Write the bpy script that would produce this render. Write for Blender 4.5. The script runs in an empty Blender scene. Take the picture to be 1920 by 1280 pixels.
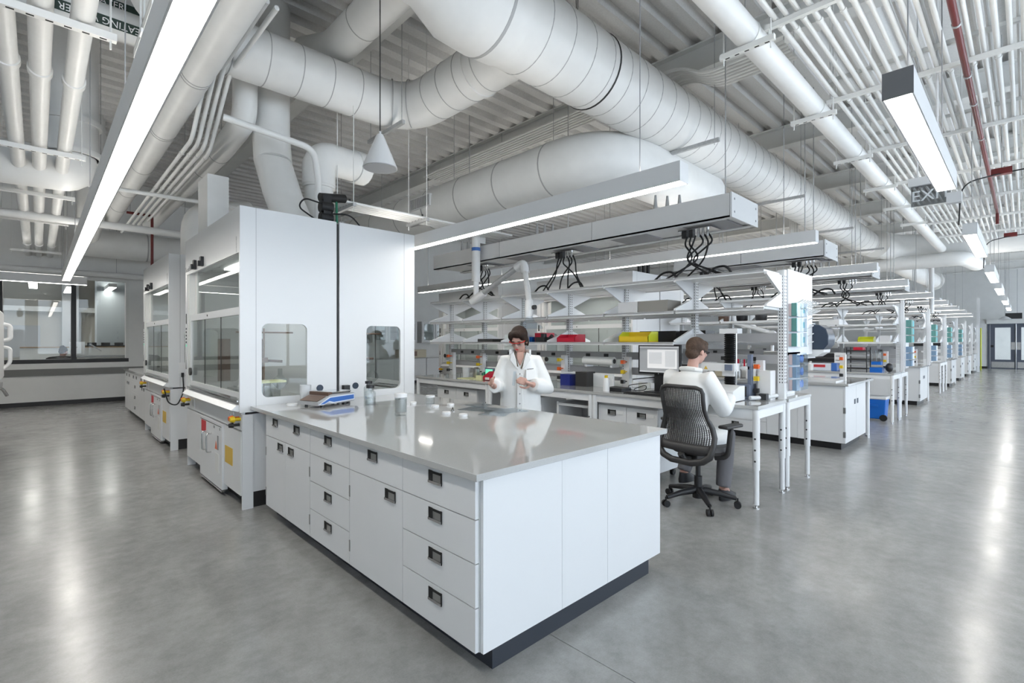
import bpy, math, random
from mathutils import Vector, Matrix
random.seed(7)
SC = bpy.context.scene
C = SC.collection
PI = math.pi
R = math.radians

# ---------------------------------------------------------------- camera
# X runs along the wide aisle to the end doors, Y runs along the benches, Z up
cam_d = bpy.data.cameras.new('camera')
cam_d.sensor_width = 36.0
cam_d.lens = 925.0 / 1920.0 * 36.0
cam_d.clip_end = 200
cam = bpy.data.objects.new('camera', cam_d)
C.objects.link(cam)
cam.location = (0, 0, 1.49)
cam.rotation_euler = (R(90), 0, -math.atan2(925, 963))
SC.camera = cam

# ---------------------------------------------------------------- sky, exposure
W = bpy.data.worlds.new('sky')
SC.world = W
W.use_nodes = True
bgn = W.node_tree.nodes['Background']
bgn.inputs[0].default_value = (0.78, 0.87, 1.0, 1)
bgn.inputs[1].default_value = 2.0
SC.view_settings.view_transform = 'Standard'
SC.view_settings.look = 'None'
SC.view_settings.gamma = 1
SC.view_settings.use_curve_mapping = False
SC.view_settings.exposure = 1.65
SC.cycles.use_light_tree = False
SC.cycles.max_bounces = 6
SC.cycles.diffuse_bounces = 3
SC.cycles.glossy_bounces = 3
SC.cycles.transmission_bounces = 4
LAMP = 7.0      # brightness of the pendant diffusers

# ---------------------------------------------------------------- materials
M = {}
def mat(name, col, rough=0.5, metal=0.0, spec=0.5, emit=0.0, bump=None, vary=None, coat=0.0, trans=0.0, ior=1.45):
    m = bpy.data.materials.new(name)
    m.use_nodes = True
    nt = m.node_tree
    b = nt.nodes['Principled BSDF']
    b.inputs['Base Color'].default_value = (*col, 1)
    b.inputs['Roughness'].default_value = rough
    b.inputs['Metallic'].default_value = metal
    b.inputs['Specular IOR Level'].default_value = spec
    b.inputs['Coat Weight'].default_value = coat
    b.inputs['Transmission Weight'].default_value = trans
    b.inputs['IOR'].default_value = ior
    if emit:
        b.inputs['Emission Color'].default_value = (*col, 1)
        b.inputs['Emission Strength'].default_value = emit
    if vary or bump:
        tc = nt.nodes.new('ShaderNodeTexCoord')
    if vary:      # (scale, amount) mottling of the colour
        n = nt.nodes.new('ShaderNodeTexNoise')
        n.inputs['Scale'].default_value = vary[0]
        n.inputs['Detail'].default_value = 3
        n.inputs['Roughness'].default_value = 0.62
        nt.links.new(tc.outputs['Object'], n.inputs['Vector'])
        r = nt.nodes.new('ShaderNodeValToRGB')
        a = vary[1]
        r.color_ramp.elements[0].position = 0.3
        r.color_ramp.elements[1].position = 0.7
        r.color_ramp.elements[0].color = (*[max(0, c * (1 - a)) for c in col], 1)
        r.color_ramp.elements[1].color = (*[min(1, c * (1 + a)) for c in col], 1)
        nt.links.new(n.outputs['Fac'], r.inputs['Fac'])
        nt.links.new(r.outputs['Color'], b.inputs['Base Color'])
    if bump:      # (scale, strength)
        n2 = nt.nodes.new('ShaderNodeTexNoise')
        n2.inputs['Scale'].default_value = bump[0]
        n2.inputs['Detail'].default_value = 3
        nt.links.new(tc.outputs['Object'], n2.inputs['Vector'])
        bp = nt.nodes.new('ShaderNodeBump')
        bp.inputs['Strength'].default_value = bump[1]
        bp.inputs['Distance'].default_value = 0.01
        nt.links.new(n2.outputs['Fac'], bp.inputs['Height'])
        nt.links.new(bp.outputs['Normal'], b.inputs['Normal'])
    M[name] = m
    return m

def pane_mat(name, tint, refl=0.06):
    m = bpy.data.materials.new(name)
    m.use_nodes = True
    nt = m.node_tree
    nt.nodes.clear()
    o = nt.nodes.new('ShaderNodeOutputMaterial')
    t = nt.nodes.new('ShaderNodeBsdfTransparent')
    t.inputs[0].default_value = (*tint, 1)
    g = nt.nodes.new('ShaderNodeBsdfGlossy')
    g.inputs['Roughness'].default_value = 0.01
    f = nt.nodes.new('ShaderNodeLayerWeight')
    f.inputs[0].default_value = 0.5
    pw = nt.nodes.new('ShaderNodeMath')
    pw.operation = 'POWER'
    pw.inputs[1].default_value = 4.0
    ad = nt.nodes.new('ShaderNodeMath')
    ad.operation = 'MULTIPLY_ADD'
    ad.inputs[1].default_value = 0.55
    ad.inputs[2].default_value = refl
    nt.links.new(f.outputs['Facing'], pw.inputs[0])
    mx = nt.nodes.new('ShaderNodeMixShader')
    nt.links.new(pw.outputs[0], ad.inputs[0])
    nt.links.new(ad.outputs[0], mx.inputs[0])
    nt.links.new(t.outputs[0], mx.inputs[1])
    nt.links.new(g.outputs[0], mx.inputs[2])
    nt.links.new(mx.outputs[0], o.inputs[0])
    M[name] = m

WH = (0.80, 0.80, 0.79)
mat('white_paint', (0.76, 0.76, 0.74), 0.55, vary=(3, .03))
mat('wall_paint', (0.80, 0.80, 0.785), 0.7, vary=(2, .03))
mat('duct_paint', (0.78, 0.78, 0.765), 0.38, vary=(2.5, .04))
mat('seam_grey', (0.42, 0.42, 0.42), 0.5)
mat('deck_paint', (0.72, 0.715, 0.70), 0.6, vary=(40, .06))
mat('lab_white', (0.74, 0.745, 0.75), 0.32, vary=(1.5, .02))
mat('panel_white', (0.74, 0.745, 0.75), 0.28)
mat('hood_white', (0.76, 0.765, 0.77), 0.28)
mat('shelf_white', (0.78, 0.785, 0.79), 0.35)
mat('worktop_grey', (0.46, 0.46, 0.45), 0.07, vary=(300, .06), coat=0.35)
mat('rail_grey', (0.42, 0.42, 0.43), 0.4, metal=.2)
mat('bumper_grey', (0.20, 0.20, 0.195), 0.5)
mat('toe_black', (0.022, 0.021, 0.022), 0.45)
mat('toe_black_reflecting', (0.035, 0.04, 0.052), 0.4)  # black plinth, its bluish reflection put into the colour
mat('dark_frame', (0.035, 0.035, 0.038), 0.45)
mat('black_plastic', (0.018, 0.018, 0.02), 0.4)
mat('black_rubber', (0.012, 0.012, 0.013), 0.55)
mat('charcoal_mesh', (0.045, 0.042, 0.042), 0.55)
mat('charcoal_plastic', (0.04, 0.038, 0.038), 0.38)
mat('galvanised', (0.46, 0.465, 0.47), 0.42, metal=.35, vary=(30, .1))
mat('steel', (0.50, 0.50, 0.50), 0.28, metal=.9, vary=(20, .08))
mat('chrome', (0.62, 0.62, 0.63), 0.14, metal=1)
mat('pull_steel', (0.34, 0.34, 0.33), 0.3, metal=.8)
mat('slot_black', (0.01, 0.01, 0.01), 0.7)
mat('diffuser', (1.0, 0.965, 0.905), 0.5, emit=LAMP)
mat('added_uplight', (1.0, 0.965, 0.905), 0.5, emit=LAMP * 0.6)
mat('housing_white', (0.72, 0.72, 0.72), 0.4)
mat('housing_end_grey', (0.16, 0.16, 0.165), 0.45)
mat('red_pipe', (0.13, 0.016, 0.015), 0.4)
mat('red_plastic', (0.55, 0.012, 0.04), 0.35)
mat('orange_plastic', (0.75, 0.12, 0.02), 0.35)
mat('yellow_plastic', (0.72, 0.50, 0.012), 0.35)
mat('lime_plastic', (0.62, 0.66, 0.03), 0.35)
mat('green_plastic', (0.02, 0.18, 0.10), 0.35)
mat('blue_plastic', (0.01, 0.14, 0.55), 0.35)
mat('deep_blue', (0.02, 0.03, 0.20), 0.35)
mat('label_green', (0.01, 0.03, 0.022), 0.5)
mat('navy_plastic', (0.03, 0.045, 0.075), 0.3)
mat('balance_blue', (0.06, 0.17, 0.50), 0.3)
mat('balance_edge', (0.74, 0.78, 0.84), 0.3)
mat('instrument_blue', (0.16, 0.19, 0.26), 0.35)
mat('beige_plastic', (0.60, 0.54, 0.41), 0.45)
mat('white_plastic', (0.80, 0.80, 0.80), 0.32)
mat('translucent_white', (0.78, 0.79, 0.80), 0.35, trans=.15)
mat('cardboard', (0.36, 0.28, 0.19), 0.8)
mat('card_grey', (0.30, 0.285, 0.26), 0.7)
mat('card_white', (0.66, 0.66, 0.67), 0.7)
mat('paper', (0.80, 0.80, 0.78), 0.8)
mat('pale_yellow', (0.68, 0.68, 0.40), 0.6)
mat('green_box', (0.12, 0.30, 0.27), 0.5)
mat('teal_print', (0.06, 0.48, 0.55), 0.5)
mat('blue_print', (0.12, 0.30, 0.78), 0.5)
mat('pink_card', (0.62, 0.50, 0.50), 0.6)
mat('blue_card', (0.20, 0.30, 0.42), 0.6)
mat('label_red', (0.60, 0.04, 0.05), 0.5)
mat('label_yellow', (0.70, 0.46, 0.08), 0.55)
mat('print_black', (0.03, 0.03, 0.03), 0.6)
mat('print_grey', (0.30, 0.30, 0.31), 0.6)
mat('led_green', (0.15, 0.65, 0.42), 0.4, emit=0.35)
mat('screen', (0.50, 0.51, 0.52), 0.3, emit=0.20)
mat('screen_dark', (0.30, 0.31, 0.32), 0.3, emit=0.15)
mat('screen_white', (0.55, 0.55, 0.55), 0.3, emit=0.28)
mat('added_hood_lamp', (1, 1, .97), 0.3, emit=2.5)
mat('door_blue', (0.105, 0.12, 0.155), 0.4)
mat('office_wall', (0.50, 0.48, 0.43), 0.8)
mat('office_grey', (0.42, 0.43, 0.44), 0.8)
mat('office_column', (0.30, 0.335, 0.355), 0.8)
mat('wood', (0.34, 0.21, 0.10), 0.5, vary=(12, .2))
mat('brown_metal', (0.16, 0.10, 0.075), 0.4, metal=.3)
mat('skin', (0.56, 0.335, 0.27), 0.5, vary=(14, .06))
mat('hair_brown', (0.026, 0.015, 0.011), 0.6, spec=.2, bump=(60, .6), vary=(25, .35))
mat('hair_light', (0.085, 0.055, 0.040), 0.6, spec=.2, bump=(60, .6), vary=(25, .35))
mat('hair_dark', (0.03, 0.022, 0.018), 0.6, spec=.2, bump=(60, .5), vary=(30, .4))
mat('coat_white', (0.80, 0.80, 0.785), 0.8, bump=(9, .25))
mat('trouser_grey', (0.17, 0.165, 0.175), 0.85, bump=(14, .3))
mat('shirt_teal', (0.12, 0.09, 0.06), 0.8)
mat('blouse_pale', (0.55, 0.60, 0.66), 0.8)
mat('shoe_black', (0.015, 0.015, 0.017), 0.4)
mat('glasses_red', (0.45, 0.03, 0.02), 0.3)
mat('copper_rod', (0.30, 0.20, 0.15), 0.4, metal=.5)
mat('acrylic_edge', (0.80, 0.82, 0.83), 0.3)
mat('liquid_grey', (0.42, 0.43, 0.42), 0.2)
for q in ('led_green', 'screen', 'screen_dark', 'screen_white'):
    M[q].cycles.emission_sampling = 'NONE'
pane_mat('glass', (0.96, 0.975, 0.97), 0.025)
pane_mat('glass_tint', (0.86, 0.885, 0.875), 0.05)
pane_mat('acrylic', (0.90, 0.94, 0.97), 0.05)
pane_mat('sign_acrylic', (0.52, 0.53, 0.54), 0.10)
pane_mat('jar_glass', (0.86, 0.88, 0.88), 0.10)

def concrete():
    m = bpy.data.materials.new('polished_concrete')
    m.use_nodes = True
    nt = m.node_tree
    b = nt.nodes['Principled BSDF']
    tc = nt.nodes.new('ShaderNodeTexCoord')
    def noise(scale, detail, rough=.6):
        n = nt.nodes.new('ShaderNodeTexNoise')
        n.inputs['Scale'].default_value = scale
        n.inputs['Detail'].default_value = detail
        n.inputs['Roughness'].default_value = rough
        nt.links.new(tc.outputs['Object'], n.inputs['Vector'])
        return n
    def ramp(n, p0, c0, p1, c1):
        r = nt.nodes.new('ShaderNodeValToRGB')
        r.color_ramp.elements[0].position = p0
        r.color_ramp.elements[1].position = p1
        r.color_ramp.elements[0].color = (c0, c0, c0, 1)
        r.color_ramp.elements[1].color = (c1, c1, c1, 1)
        nt.links.new(n.outputs['Fac'], r.inputs['Fac'])
        return r
    big = ramp(noise(0.9, 5, .65), .30, .80, .72, 1.12)
    mid = ramp(noise(7, 6, .74), .28, .78, .74, 1.15)
    fine = ramp(noise(120, 4, .6), .3, .93, .7, 1.06)
    scr = ramp(noise(3.2, 7, .85), .58, 1.0, .74, 1.14)
    col = nt.nodes.new('ShaderNodeRGB')
    col.outputs[0].default_value = (0.325, 0.321, 0.311, 1)
    cur = col.outputs[0]
    for x in (big, mid, fine, scr):
        mx = nt.nodes.new('ShaderNodeMix')
        mx.data_type = 'RGBA'
        mx.blend_type = 'MULTIPLY'
        mx.inputs[0].default_value = 1
        nt.links.new(cur, mx.inputs[6])
        nt.links.new(x.outputs[0], mx.inputs[7])
        cur = mx.outputs[2]
    nt.links.new(cur, b.inputs['Base Color'])
    rr = ramp(noise(2.2, 4, .7), .3, .16, .7, .27)
    nt.links.new(rr.outputs[0], b.inputs['Roughness'])
    b.inputs['Specular IOR Level'].default_value = 0.55
    M['concrete'] = m
concrete()

# ---------------------------------------------------------------- mesh helpers
class MB:
    def __init__(s):
        s.v = []
        s.f = []
    def add(s, vs, fs):
        k = len(s.v)
        s.v += [tuple(p) for p in vs]
        s.f += [tuple(i + k for i in q) for q in fs]
        return s
    def box(s, x0, x1, y0, y1, z0, z1):
        vs = [(x0, y0, z0), (x1, y0, z0), (x1, y1, z0), (x0, y1, z0), (x0, y0, z1), (x1, y0, z1), (x1, y1, z1), (x0, y1, z1)]
        return s.add(vs, [(0, 3, 2, 1), (4, 5, 6, 7), (0, 1, 5, 4), (1, 2, 6, 5), (2, 3, 7, 6), (3, 0, 4, 7)])
    def cbox(s, c, d, rot=None):
        hx, hy, hz = d[0] / 2, d[1] / 2, d[2] / 2
        k = len(s.v)
        s.box(-hx, hx, -hy, hy, -hz, hz)
        c = Vector(c)
        for i in range(k, len(s.v)):
            p = Vector(s.v[i])
            if rot is not None:
                p = rot @ p
            s.v[i] = tuple(p + c)
        return s
    def beam(s, p, q, w, h):
        p, q = Vector(p), Vector(q)
        d = q - p
        z = d.normalized()
        up = Vector((0, 0, 1)) if abs(z.z) < .95 else Vector((1, 0, 0))
        x = z.cross(up).normalized()
        y = x.cross(z)
        m = Matrix((x, y, z)).transposed()
        return s.cbox((p + q) / 2, (w, h, d.length), m)
    def tube(s, pts, r, n=12, cap=True, sq=1.0):
        pts = [Vector(p) for p in pts]
        rs = r if isinstance(r, (list, tuple)) else [r] * len(pts)
        t0 = (pts[1] - pts[0]).normalized()
        up = Vector((0, 0, 1)) if abs(t0.z) < .9 else Vector((1, 0, 0))
        x = t0.cross(up).normalized()
        vs, fs = [], []
        for i, p in enumerate(pts):
            if i == 0:
                t = t0
            elif i == len(pts) - 1:
                t = (pts[i] - pts[i - 1]).normalized()
            else:
                t = ((pts[i + 1] - p).normalized() + (p - pts[i - 1]).normalized()).normalized()
            x = (x - t * x.dot(t)).normalized()
            y = t.cross(x)
            for k in range(n):
                a = 2 * PI * k / n
                vs.append(p + (x * math.cos(a) + y * math.sin(a) * sq) * rs[i])
        m = len(pts)
        for i in range(m - 1):
            for k in range(n):
                k2 = (k + 1) % n
                fs.append((i * n + k, i * n + k2, (i + 1) * n + k2, (i + 1) * n + k))
        if cap:
            fs.append(tuple(reversed(range(n))))
            fs.append(tuple(range((m - 1) * n, m * n)))
        return s.add(vs, fs)
    def cyl(s, p, q, r, r2=None, n=16):
        return s.tube([p, q], [r, r if r2 is None else r2], n)
    def lathe(s, prof, c=(0, 0, 0), n=20, axis='z'):
        vs, fs = [], []
        for (r, z) in prof:
            for k in range(n):
                a = 2 * PI * k / n
                q = (r * math.cos(a), r * math.sin(a), z)
                if axis == 'x':
                    q = (q[2], q[0], q[1])
                elif axis == 'y':
                    q = (q[1], q[2], q[0])
                vs.append((c[0] + q[0], c[1] + q[1], c[2] + q[2]))
        m = len(prof)
        for i in range(m - 1):
            for k in range(n):
                k2 = (k + 1) % n
                fs.append((i * n + k, i * n + k2, (i + 1) * n + k2, (i + 1) * n + k))
        if prof[0][0] > 1e-6:
            fs.append(tuple(reversed(range(n))))
        if prof[-1][0] > 1e-6:
            fs.append(tuple(range((m - 1) * n, m * n)))
        return s.add(vs, fs)
    def ring(s, c, axis, r, w, t, n=24):
        # a flat band round a duct: axis 'x','y' or a Vector
        ax = {'x': Vector((1, 0, 0)), 'y': Vector((0, 1, 0)), 'z': Vector((0, 0, 1))}.get(axis, axis) if isinstance(axis, str) else Vector(axis).normalized()
        c = Vector(c)
        return s.tube([c - ax * w / 2, c - ax * w / 2 + ax * 1e-4, c + ax * w / 2 - ax * 1e-4, c + ax * w / 2], [r, r + t, r + t, r], n, cap=False)
    def prism(s, poly, axis, a, b):
        # poly: list of 2-D points; axis 'x' -> (y,z), 'y' -> (x,z), 'z' -> (x,y)
        def P(u, v, w):
            return {'x': (w, u, v), 'y': (u, w, v), 'z': (u, v, w)}[axis]
        n = len(poly)
        vs = [P(u, v, a) for u, v in poly] + [P(u, v, b) for u, v in poly]
        fs = [tuple(reversed(range(n))), tuple(range(n, 2 * n))]
        for i in range(n):
            j = (i + 1) % n
            fs.append((i, j, n + j, n + i))
        return s.add(vs, fs)
    def ball(s, c, r, n=14, m=9, rot=None):
        if not isinstance(r, (list, tuple)):
            r = (r, r, r)
        vs, fs = [(0, 0, -1)], []
        for i in range(1, m):
            t = -PI / 2 + PI * i / m
            for k in range(n):
                a = 2 * PI * k / n
                vs.append((math.cos(t) * math.cos(a), math.cos(t) * math.sin(a), math.sin(t)))
        vs.append((0, 0, 1))
        for k in range(n):
            fs.append((0, 1 + (k + 1) % n, 1 + k))
            b = 1 + (m - 2) * n
            fs.append((b + k, b + (k + 1) % n, len(vs) - 1))
        for i in range(m - 2):
            for k in range(n):
                k2 = (k + 1) % n
                fs.append((1 + i * n + k, 1 + i * n + k2, 1 + (i + 1) * n + k2, 1 + (i + 1) * n + k))
        out = []
        for p in vs:
            q = Vector((p[0] * r[0], p[1] * r[1], p[2] * r[2]))
            if rot is not None:
                q = rot @ q
            out.append(q + Vector(c))
        return s.add(out, fs)
    def mesh(s, name, off):
        me = bpy.data.meshes.new(name)
        me.from_pydata([(a - off[0], b - off[1], c - off[2]) for a, b, c in s.v], [], s.f)
        me.polygons.foreach_set('use_smooth', [True] * len(me.polygons))
        me.set_sharp_from_angle(angle=R(38))
        me.update()
        return me

OFF = {}
def setp(o, label=None, cat=None, group=None, kind=None):
    if label: o['label'] = label
    if cat: o['category'] = cat
    if group: o['group'] = group
    if kind: o['kind'] = kind
    return o
def link(name, me, m, parent, off):
    o = bpy.data.objects.new(name, me)
    C.objects.link(o)
    if m: me.materials.append(M[m] if isinstance(m, str) else m)
    if parent: o.parent = parent
    OFF[o.name] = off
    return o
def bevel(o, w, seg=2):
    b = o.modifiers.new('bevel', 'BEVEL')
    b.width = w
    b.segments = seg
    b.limit_method = 'ANGLE'
    b.angle_limit = R(50)
    return o
def thing(name, label, cat, loc=(0, 0, 0), rz=0, group=None, local=False):
    o = bpy.data.objects.new(name, None)
    o.empty_display_size = .1
    C.objects.link(o)
    o.location = loc
    o.rotation_euler = (0, 0, rz)
    OFF[o.name] = (0, 0, 0) if local else tuple(loc)
    return setp(o, label, cat, group)
def part(parent, name, mb, m, label=None, bev=0, kind=None):
    off = OFF[parent.name]
    o = link(name, mb.mesh(name, off), m, parent, off)
    if bev: bevel(o, bev)
    return setp(o, label, kind=kind)
def inst(parent, src, loc, name=None, rz=0):
    # a further piece sharing the mesh of src; loc in the same frame as src was built in
    o = src.copy()
    C.objects.link(o)
    o.parent = parent
    off = OFF[parent.name]
    o.location = (loc[0], loc[1], loc[2])
    o.rotation_euler = (0, 0, rz)
    OFF[o.name] = off
    return o
def solo(name, mb, m, label, cat, group=None, kind=None, bev=0):
    xs, ys, zs = zip(*mb.v)
    off = ((min(xs) + max(xs)) / 2, (min(ys) + max(ys)) / 2, min(zs))
    o = link(name, mb.mesh(name, off), m, None, off)
    o.location = off
    if bev: bevel(o, bev)
    return setp(o, label, cat, group, kind)
def struct(name, mb, m, parent=None):
    if parent: return part(parent, name, mb, m)
    o = link(name, mb.mesh(name, (0, 0, 0)), m, None, (0, 0, 0))
    o['kind'] = 'structure'
    return o
def dup(root, loc, label=None, rz=None, group=None):
    def cp(o, par):
        c = o.copy()
        C.objects.link(c)
        c.parent = par
        OFF[c.name] = OFF[o.name]
        for ch in list(o.children):
            cp(ch, c)
        return c
    r = cp(root, None)
    r.location = loc
    if rz is not None: r.rotation_euler = (0, 0, rz)
    if label: r['label'] = label
    if group: r['group'] = group
    return r
def rpath(pts, rad, n=6):
    # polyline with rounded corners
    pts = [Vector(p) for p in pts]
    out = [pts[0]]
    for i in range(1, len(pts) - 1):
        a, b, c = pts[i - 1], pts[i], pts[i + 1]
        d1, d2 = (a - b), (c - b)
        rr = min(rad, d1.length * .49, d2.length * .49)
        p, q = b + d1.normalized() * rr, b + d2.normalized() * rr
        for k in range(n + 1):
            t = k / n
            out.append(p * (1 - t) ** 2 + b * 2 * t * (1 - t) + q * t * t)
    out.append(pts[-1])
    return out
def rrect(w, h, r, n=4, cx=0, cy=0):
    # rounded rectangle outline
    out = []
    for (sx, sy, a0) in ((1, 1, 0), (-1, 1, 90), (-1, -1, 180), (1, -1, 270)):
        for k in range(n + 1):
            a = R(a0 + 90 * k / n)
            out.append((cx + sx * (w / 2 - r) + r * math.cos(a), cy + sy * (h / 2 - r) + r * math.sin(a)))
    return out
ORD = ['first', 'second', 'third', 'fourth', 'fifth', 'sixth', 'seventh', 'eighth', 'ninth', 'tenth', 'eleventh', 'twelfth', 'thirteenth', 'fourteenth', 'fifteenth', 'sixteenth', 'seventeenth', 'eighteenth', 'nineteenth', 'twentieth']
def text(parent, name, body, m, size, loc, rot, cap=0.001):
    # flat lettering, turned into a mesh
    cu = bpy.data.curves.new(name, 'FONT')
    cu.body = body
    cu.size = size
    cu.align_x = 'CENTER'
    cu.align_y = 'CENTER'
    cu.extrude = cap
    cu.resolution_u = 2
    t = bpy.data.objects.new(name + '_tmp', cu)
    C.objects.link(t)
    dg = bpy.context.evaluated_depsgraph_get()
    me = bpy.data.meshes.new_from_object(t.evaluated_get(dg))
    bpy.data.objects.remove(t)
    off = OFF[parent.name]
    o = link(name, me, m, parent, off)
    o.location = (loc[0] - off[0], loc[1] - off[1], loc[2] - off[2])
    o.rotation_euler = rot
    return o
# ================================================================ THE ROOM
ZC = 5.5                      # underside of the metal deck
fl = struct('floor', MB().box(-4, 46, -4.5, 25, -.12, -.012), 'toe_black')
xs = [-4, 1.88, 8.3, 14.7, 21.1, 27.5, 38, 46]
ys = [-4.5, 8.2, 15.9, 25]
for i in range(len(xs) - 1):
    for j in range(len(ys) - 1):
        struct('slab', MB().box(xs[i] + .002, xs[i + 1] - .002, ys[j] + .002, ys[j + 1] - .002, -.012, 0), 'concrete', fl)

def deck():
    mb = MB()
    vs, y = [], -4.5
    prof = []
    while y < 16:
        prof += [(y, ZC), (y + .13, ZC), (y + .165, ZC + .09), (y + .285, ZC + .09)]
        y += .32
    n = len(prof)
    mb.add([(-4, a, b) for a, b in prof] + [(38, a, b) for a, b in prof], [(i, i + 1, n + i + 1, n + i) for i in range(n - 1)])
    mb.box(-4, 38, -4.5, 16, ZC + .1, ZC + .2)
    return mb
struct('ceiling', deck(), 'deck_paint')

# wall beyond the aisle on the hood side, with the office window
wl = struct('wall_left', MB().box(-4, 38, 15.8, 15.95, 0, .98).box(-4, 38, 15.8, 15.95, 3.03, ZC + .1)
            .box(1.66, 38, 15.8, 15.95, .98, 3.03).box(-4, -3.1, 15.8, 15.95, .98, 3.03), 'wall_paint')
struct('baseboard_left', MB().box(-3.98, 38, 15.785, 15.8, 0, .10), 'toe_black')
struct('trim_1', MB().box(-3.98, 4.5, 15.775, 15.8, .69, .85), 'bumper_grey')
wn = struct('window_1', MB().box(-3.1, 1.66, 15.79, 15.96, .98, 1.07), 'dark_frame')
for x in (-3.06, -.62, .615):
    struct('mullion', MB().box(x - .045, x + .045, 15.79, 15.96, 1.07, 3.03), 'dark_frame', wn)
struct('mullion', MB().box(1.60, 1.66, 15.79, 15.96, 1.07, 3.03), 'white_paint', wn)
struct('head', MB().box(-3.1, 1.66, 15.80, 15.95, 2.99, 3.03), 'white_paint', wn)
for a, b in ((-3.0, -.68), (-.56, .56), (.67, 1.59)):
    struct('pane', MB().box(a, b, 15.868, 15.876, 1.07, 2.99), 'glass', wn)

# end wall of the aisle with the double doors
we = struct('wall_end', MB().box(38, 38.15, -4.5, -.75, 0, ZC + .1).box(38, 38.15, 1.47, 16, 0, ZC + .1).box(38, 38.15, -.75, 1.47, 2.52, ZC + .1), 'wall_paint')
struct('baseboard_end', MB().box(37.985, 38, 1.47, 16, 0, .11), 'toe_black')
d1 = struct('door_1', MB().box(37.97, 38.12, 1.37, 1.47, 0, 2.52).box(37.97, 38.12, -.75, -.65, 0, 2.52).box(37.97, 38.12, -.65, 1.37, 2.44, 2.52), 'door_blue')
struct('header', MB().box(37.86, 37.97, -.75, 1.5, 2.46, 2.70), 'white_paint', d1)
for (a, b, ha) in ((.37, 1.36, 1.28), (-.64, .35, -.5)):
    lf = struct('leaf', MB().box(38.0, 38.05, a, a + .19, 0, 2.44).box(38.0, 38.05, b - .19, b, 0, 2.44).box(38.0, 38.05, a + .19, b - .19, 0, .50).box(38.0, 38.05, a + .19, b - .19, 2.25, 2.44), 'door_blue', d1)
    struct('pane', MB().box(38.02, 38.028, a + .19, b - .19, .50, 2.25), 'glass', lf)
    struct('kick_plate', MB().box(37.99, 38.0, a + .05, b - .05, .06, .38), 'steel', lf)
    struct('push_plate', MB().box(37.99, 38.0, (a + .02 if a > 0 else b - .17), (a + .17 if a > 0 else b - .02), 1.05, 1.45), 'steel', lf)
struct('astragal', MB().cyl((37.97, .36, .05), (37.97, .36, 2.44), .025, n=10), 'steel', d1)
struct('lock', MB().box(37.97, 38.0, 1.22, 1.34, 1.17, 1.29), 'black_plastic', d1)

# window wall on the daylight side, out of the picture: sill wall, head wall, piers
wr = struct('wall_right', MB().box(-4, 38, -4.65, -4.5, 0, .75).box(-4, 38, -4.65, -4.5, 3.9, ZC + .1), 'wall_paint')
x = -4.0
k = 0
while x < 38:
    struct('pier', MB().box(x, x + .5, -4.65, -4.5, .75, 3.9), 'wall_paint', wr)
    x1 = min(x + 3.5, 38)
    w = struct('window_%d' % (k + 2), MB().box(x + .5, x1, -4.62, -4.55, .75, .82).box(x + .5, x1, -4.62, -4.55, 3.83, 3.9).box((x + .5 + x1) / 2 - .03, (x + .5 + x1) / 2 + .03, -4.62, -4.55, .82, 3.83), 'dark_frame')
    struct('pane', MB().box(x + .5, x1, -4.59, -4.582, .82, 3.83), 'glass', w)
    x += 3.5
    k += 1
struct('wall_back', MB().box(-4.15, -4, -4.65, 16, 0, ZC + .1), 'wall_paint')

# the office seen through the window
struct('wall_office', MB().box(-5, 4.0, 22, 22.15, 0, 4.2).box(4.0, 4.15, 15.95, 22, 0, 4.2).box(-5.15, -5, 15.95, 22, 0, 4.2), 'office_wall')
struct('ceiling_office', MB().box(-5, 4.0, 15.95, 22, 3.6, 3.7), 'office_grey')
struct('trim_2', MB().box(-5, 4.0, 21.6, 22, 2.45, 2.6), 'white_paint')
solo('office_column', MB().box(1.25, 1.95, 19.0, 19.7, 0, 3.6), 'office_column', 'blue-grey square column in the office behind the window', 'column')
solo('office_column', MB().box(.55, .95, 21.2, 21.6, 0, 3.6), 'office_grey', 'pale grey narrow column at the back of the office', 'column')
struct('corridor_wall', MB().box(45.8, 46, -4.5, 8, 0, 3.2).box(38.15, 46, 1.9, 2.05, 0, 3.2), 'white_paint')['kind'] = 'structure'
struct('ceiling_corridor', MB().box(38.15, 46, -4.5, 8, 3.0, 3.1), 'white_paint')

# ================================================================ OVERHEAD
for i in range(10):
    X = 2.9 + 3.6 * i
    b = MB().box(X - .11, X + .11, -4.45, 15.8, 5.13, 5.15).box(X - .11, X + .11, -4.45, 15.8, ZC - .02, ZC).box(X - .01, X + .01, -4.45, 15.8, 5.15, ZC - .02)
    solo('roof_beam', b, 'white_paint', 'white steel roof beam under the metal deck, %s one along the aisle' % ORD[i], 'beam', 'roof beams')

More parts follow.
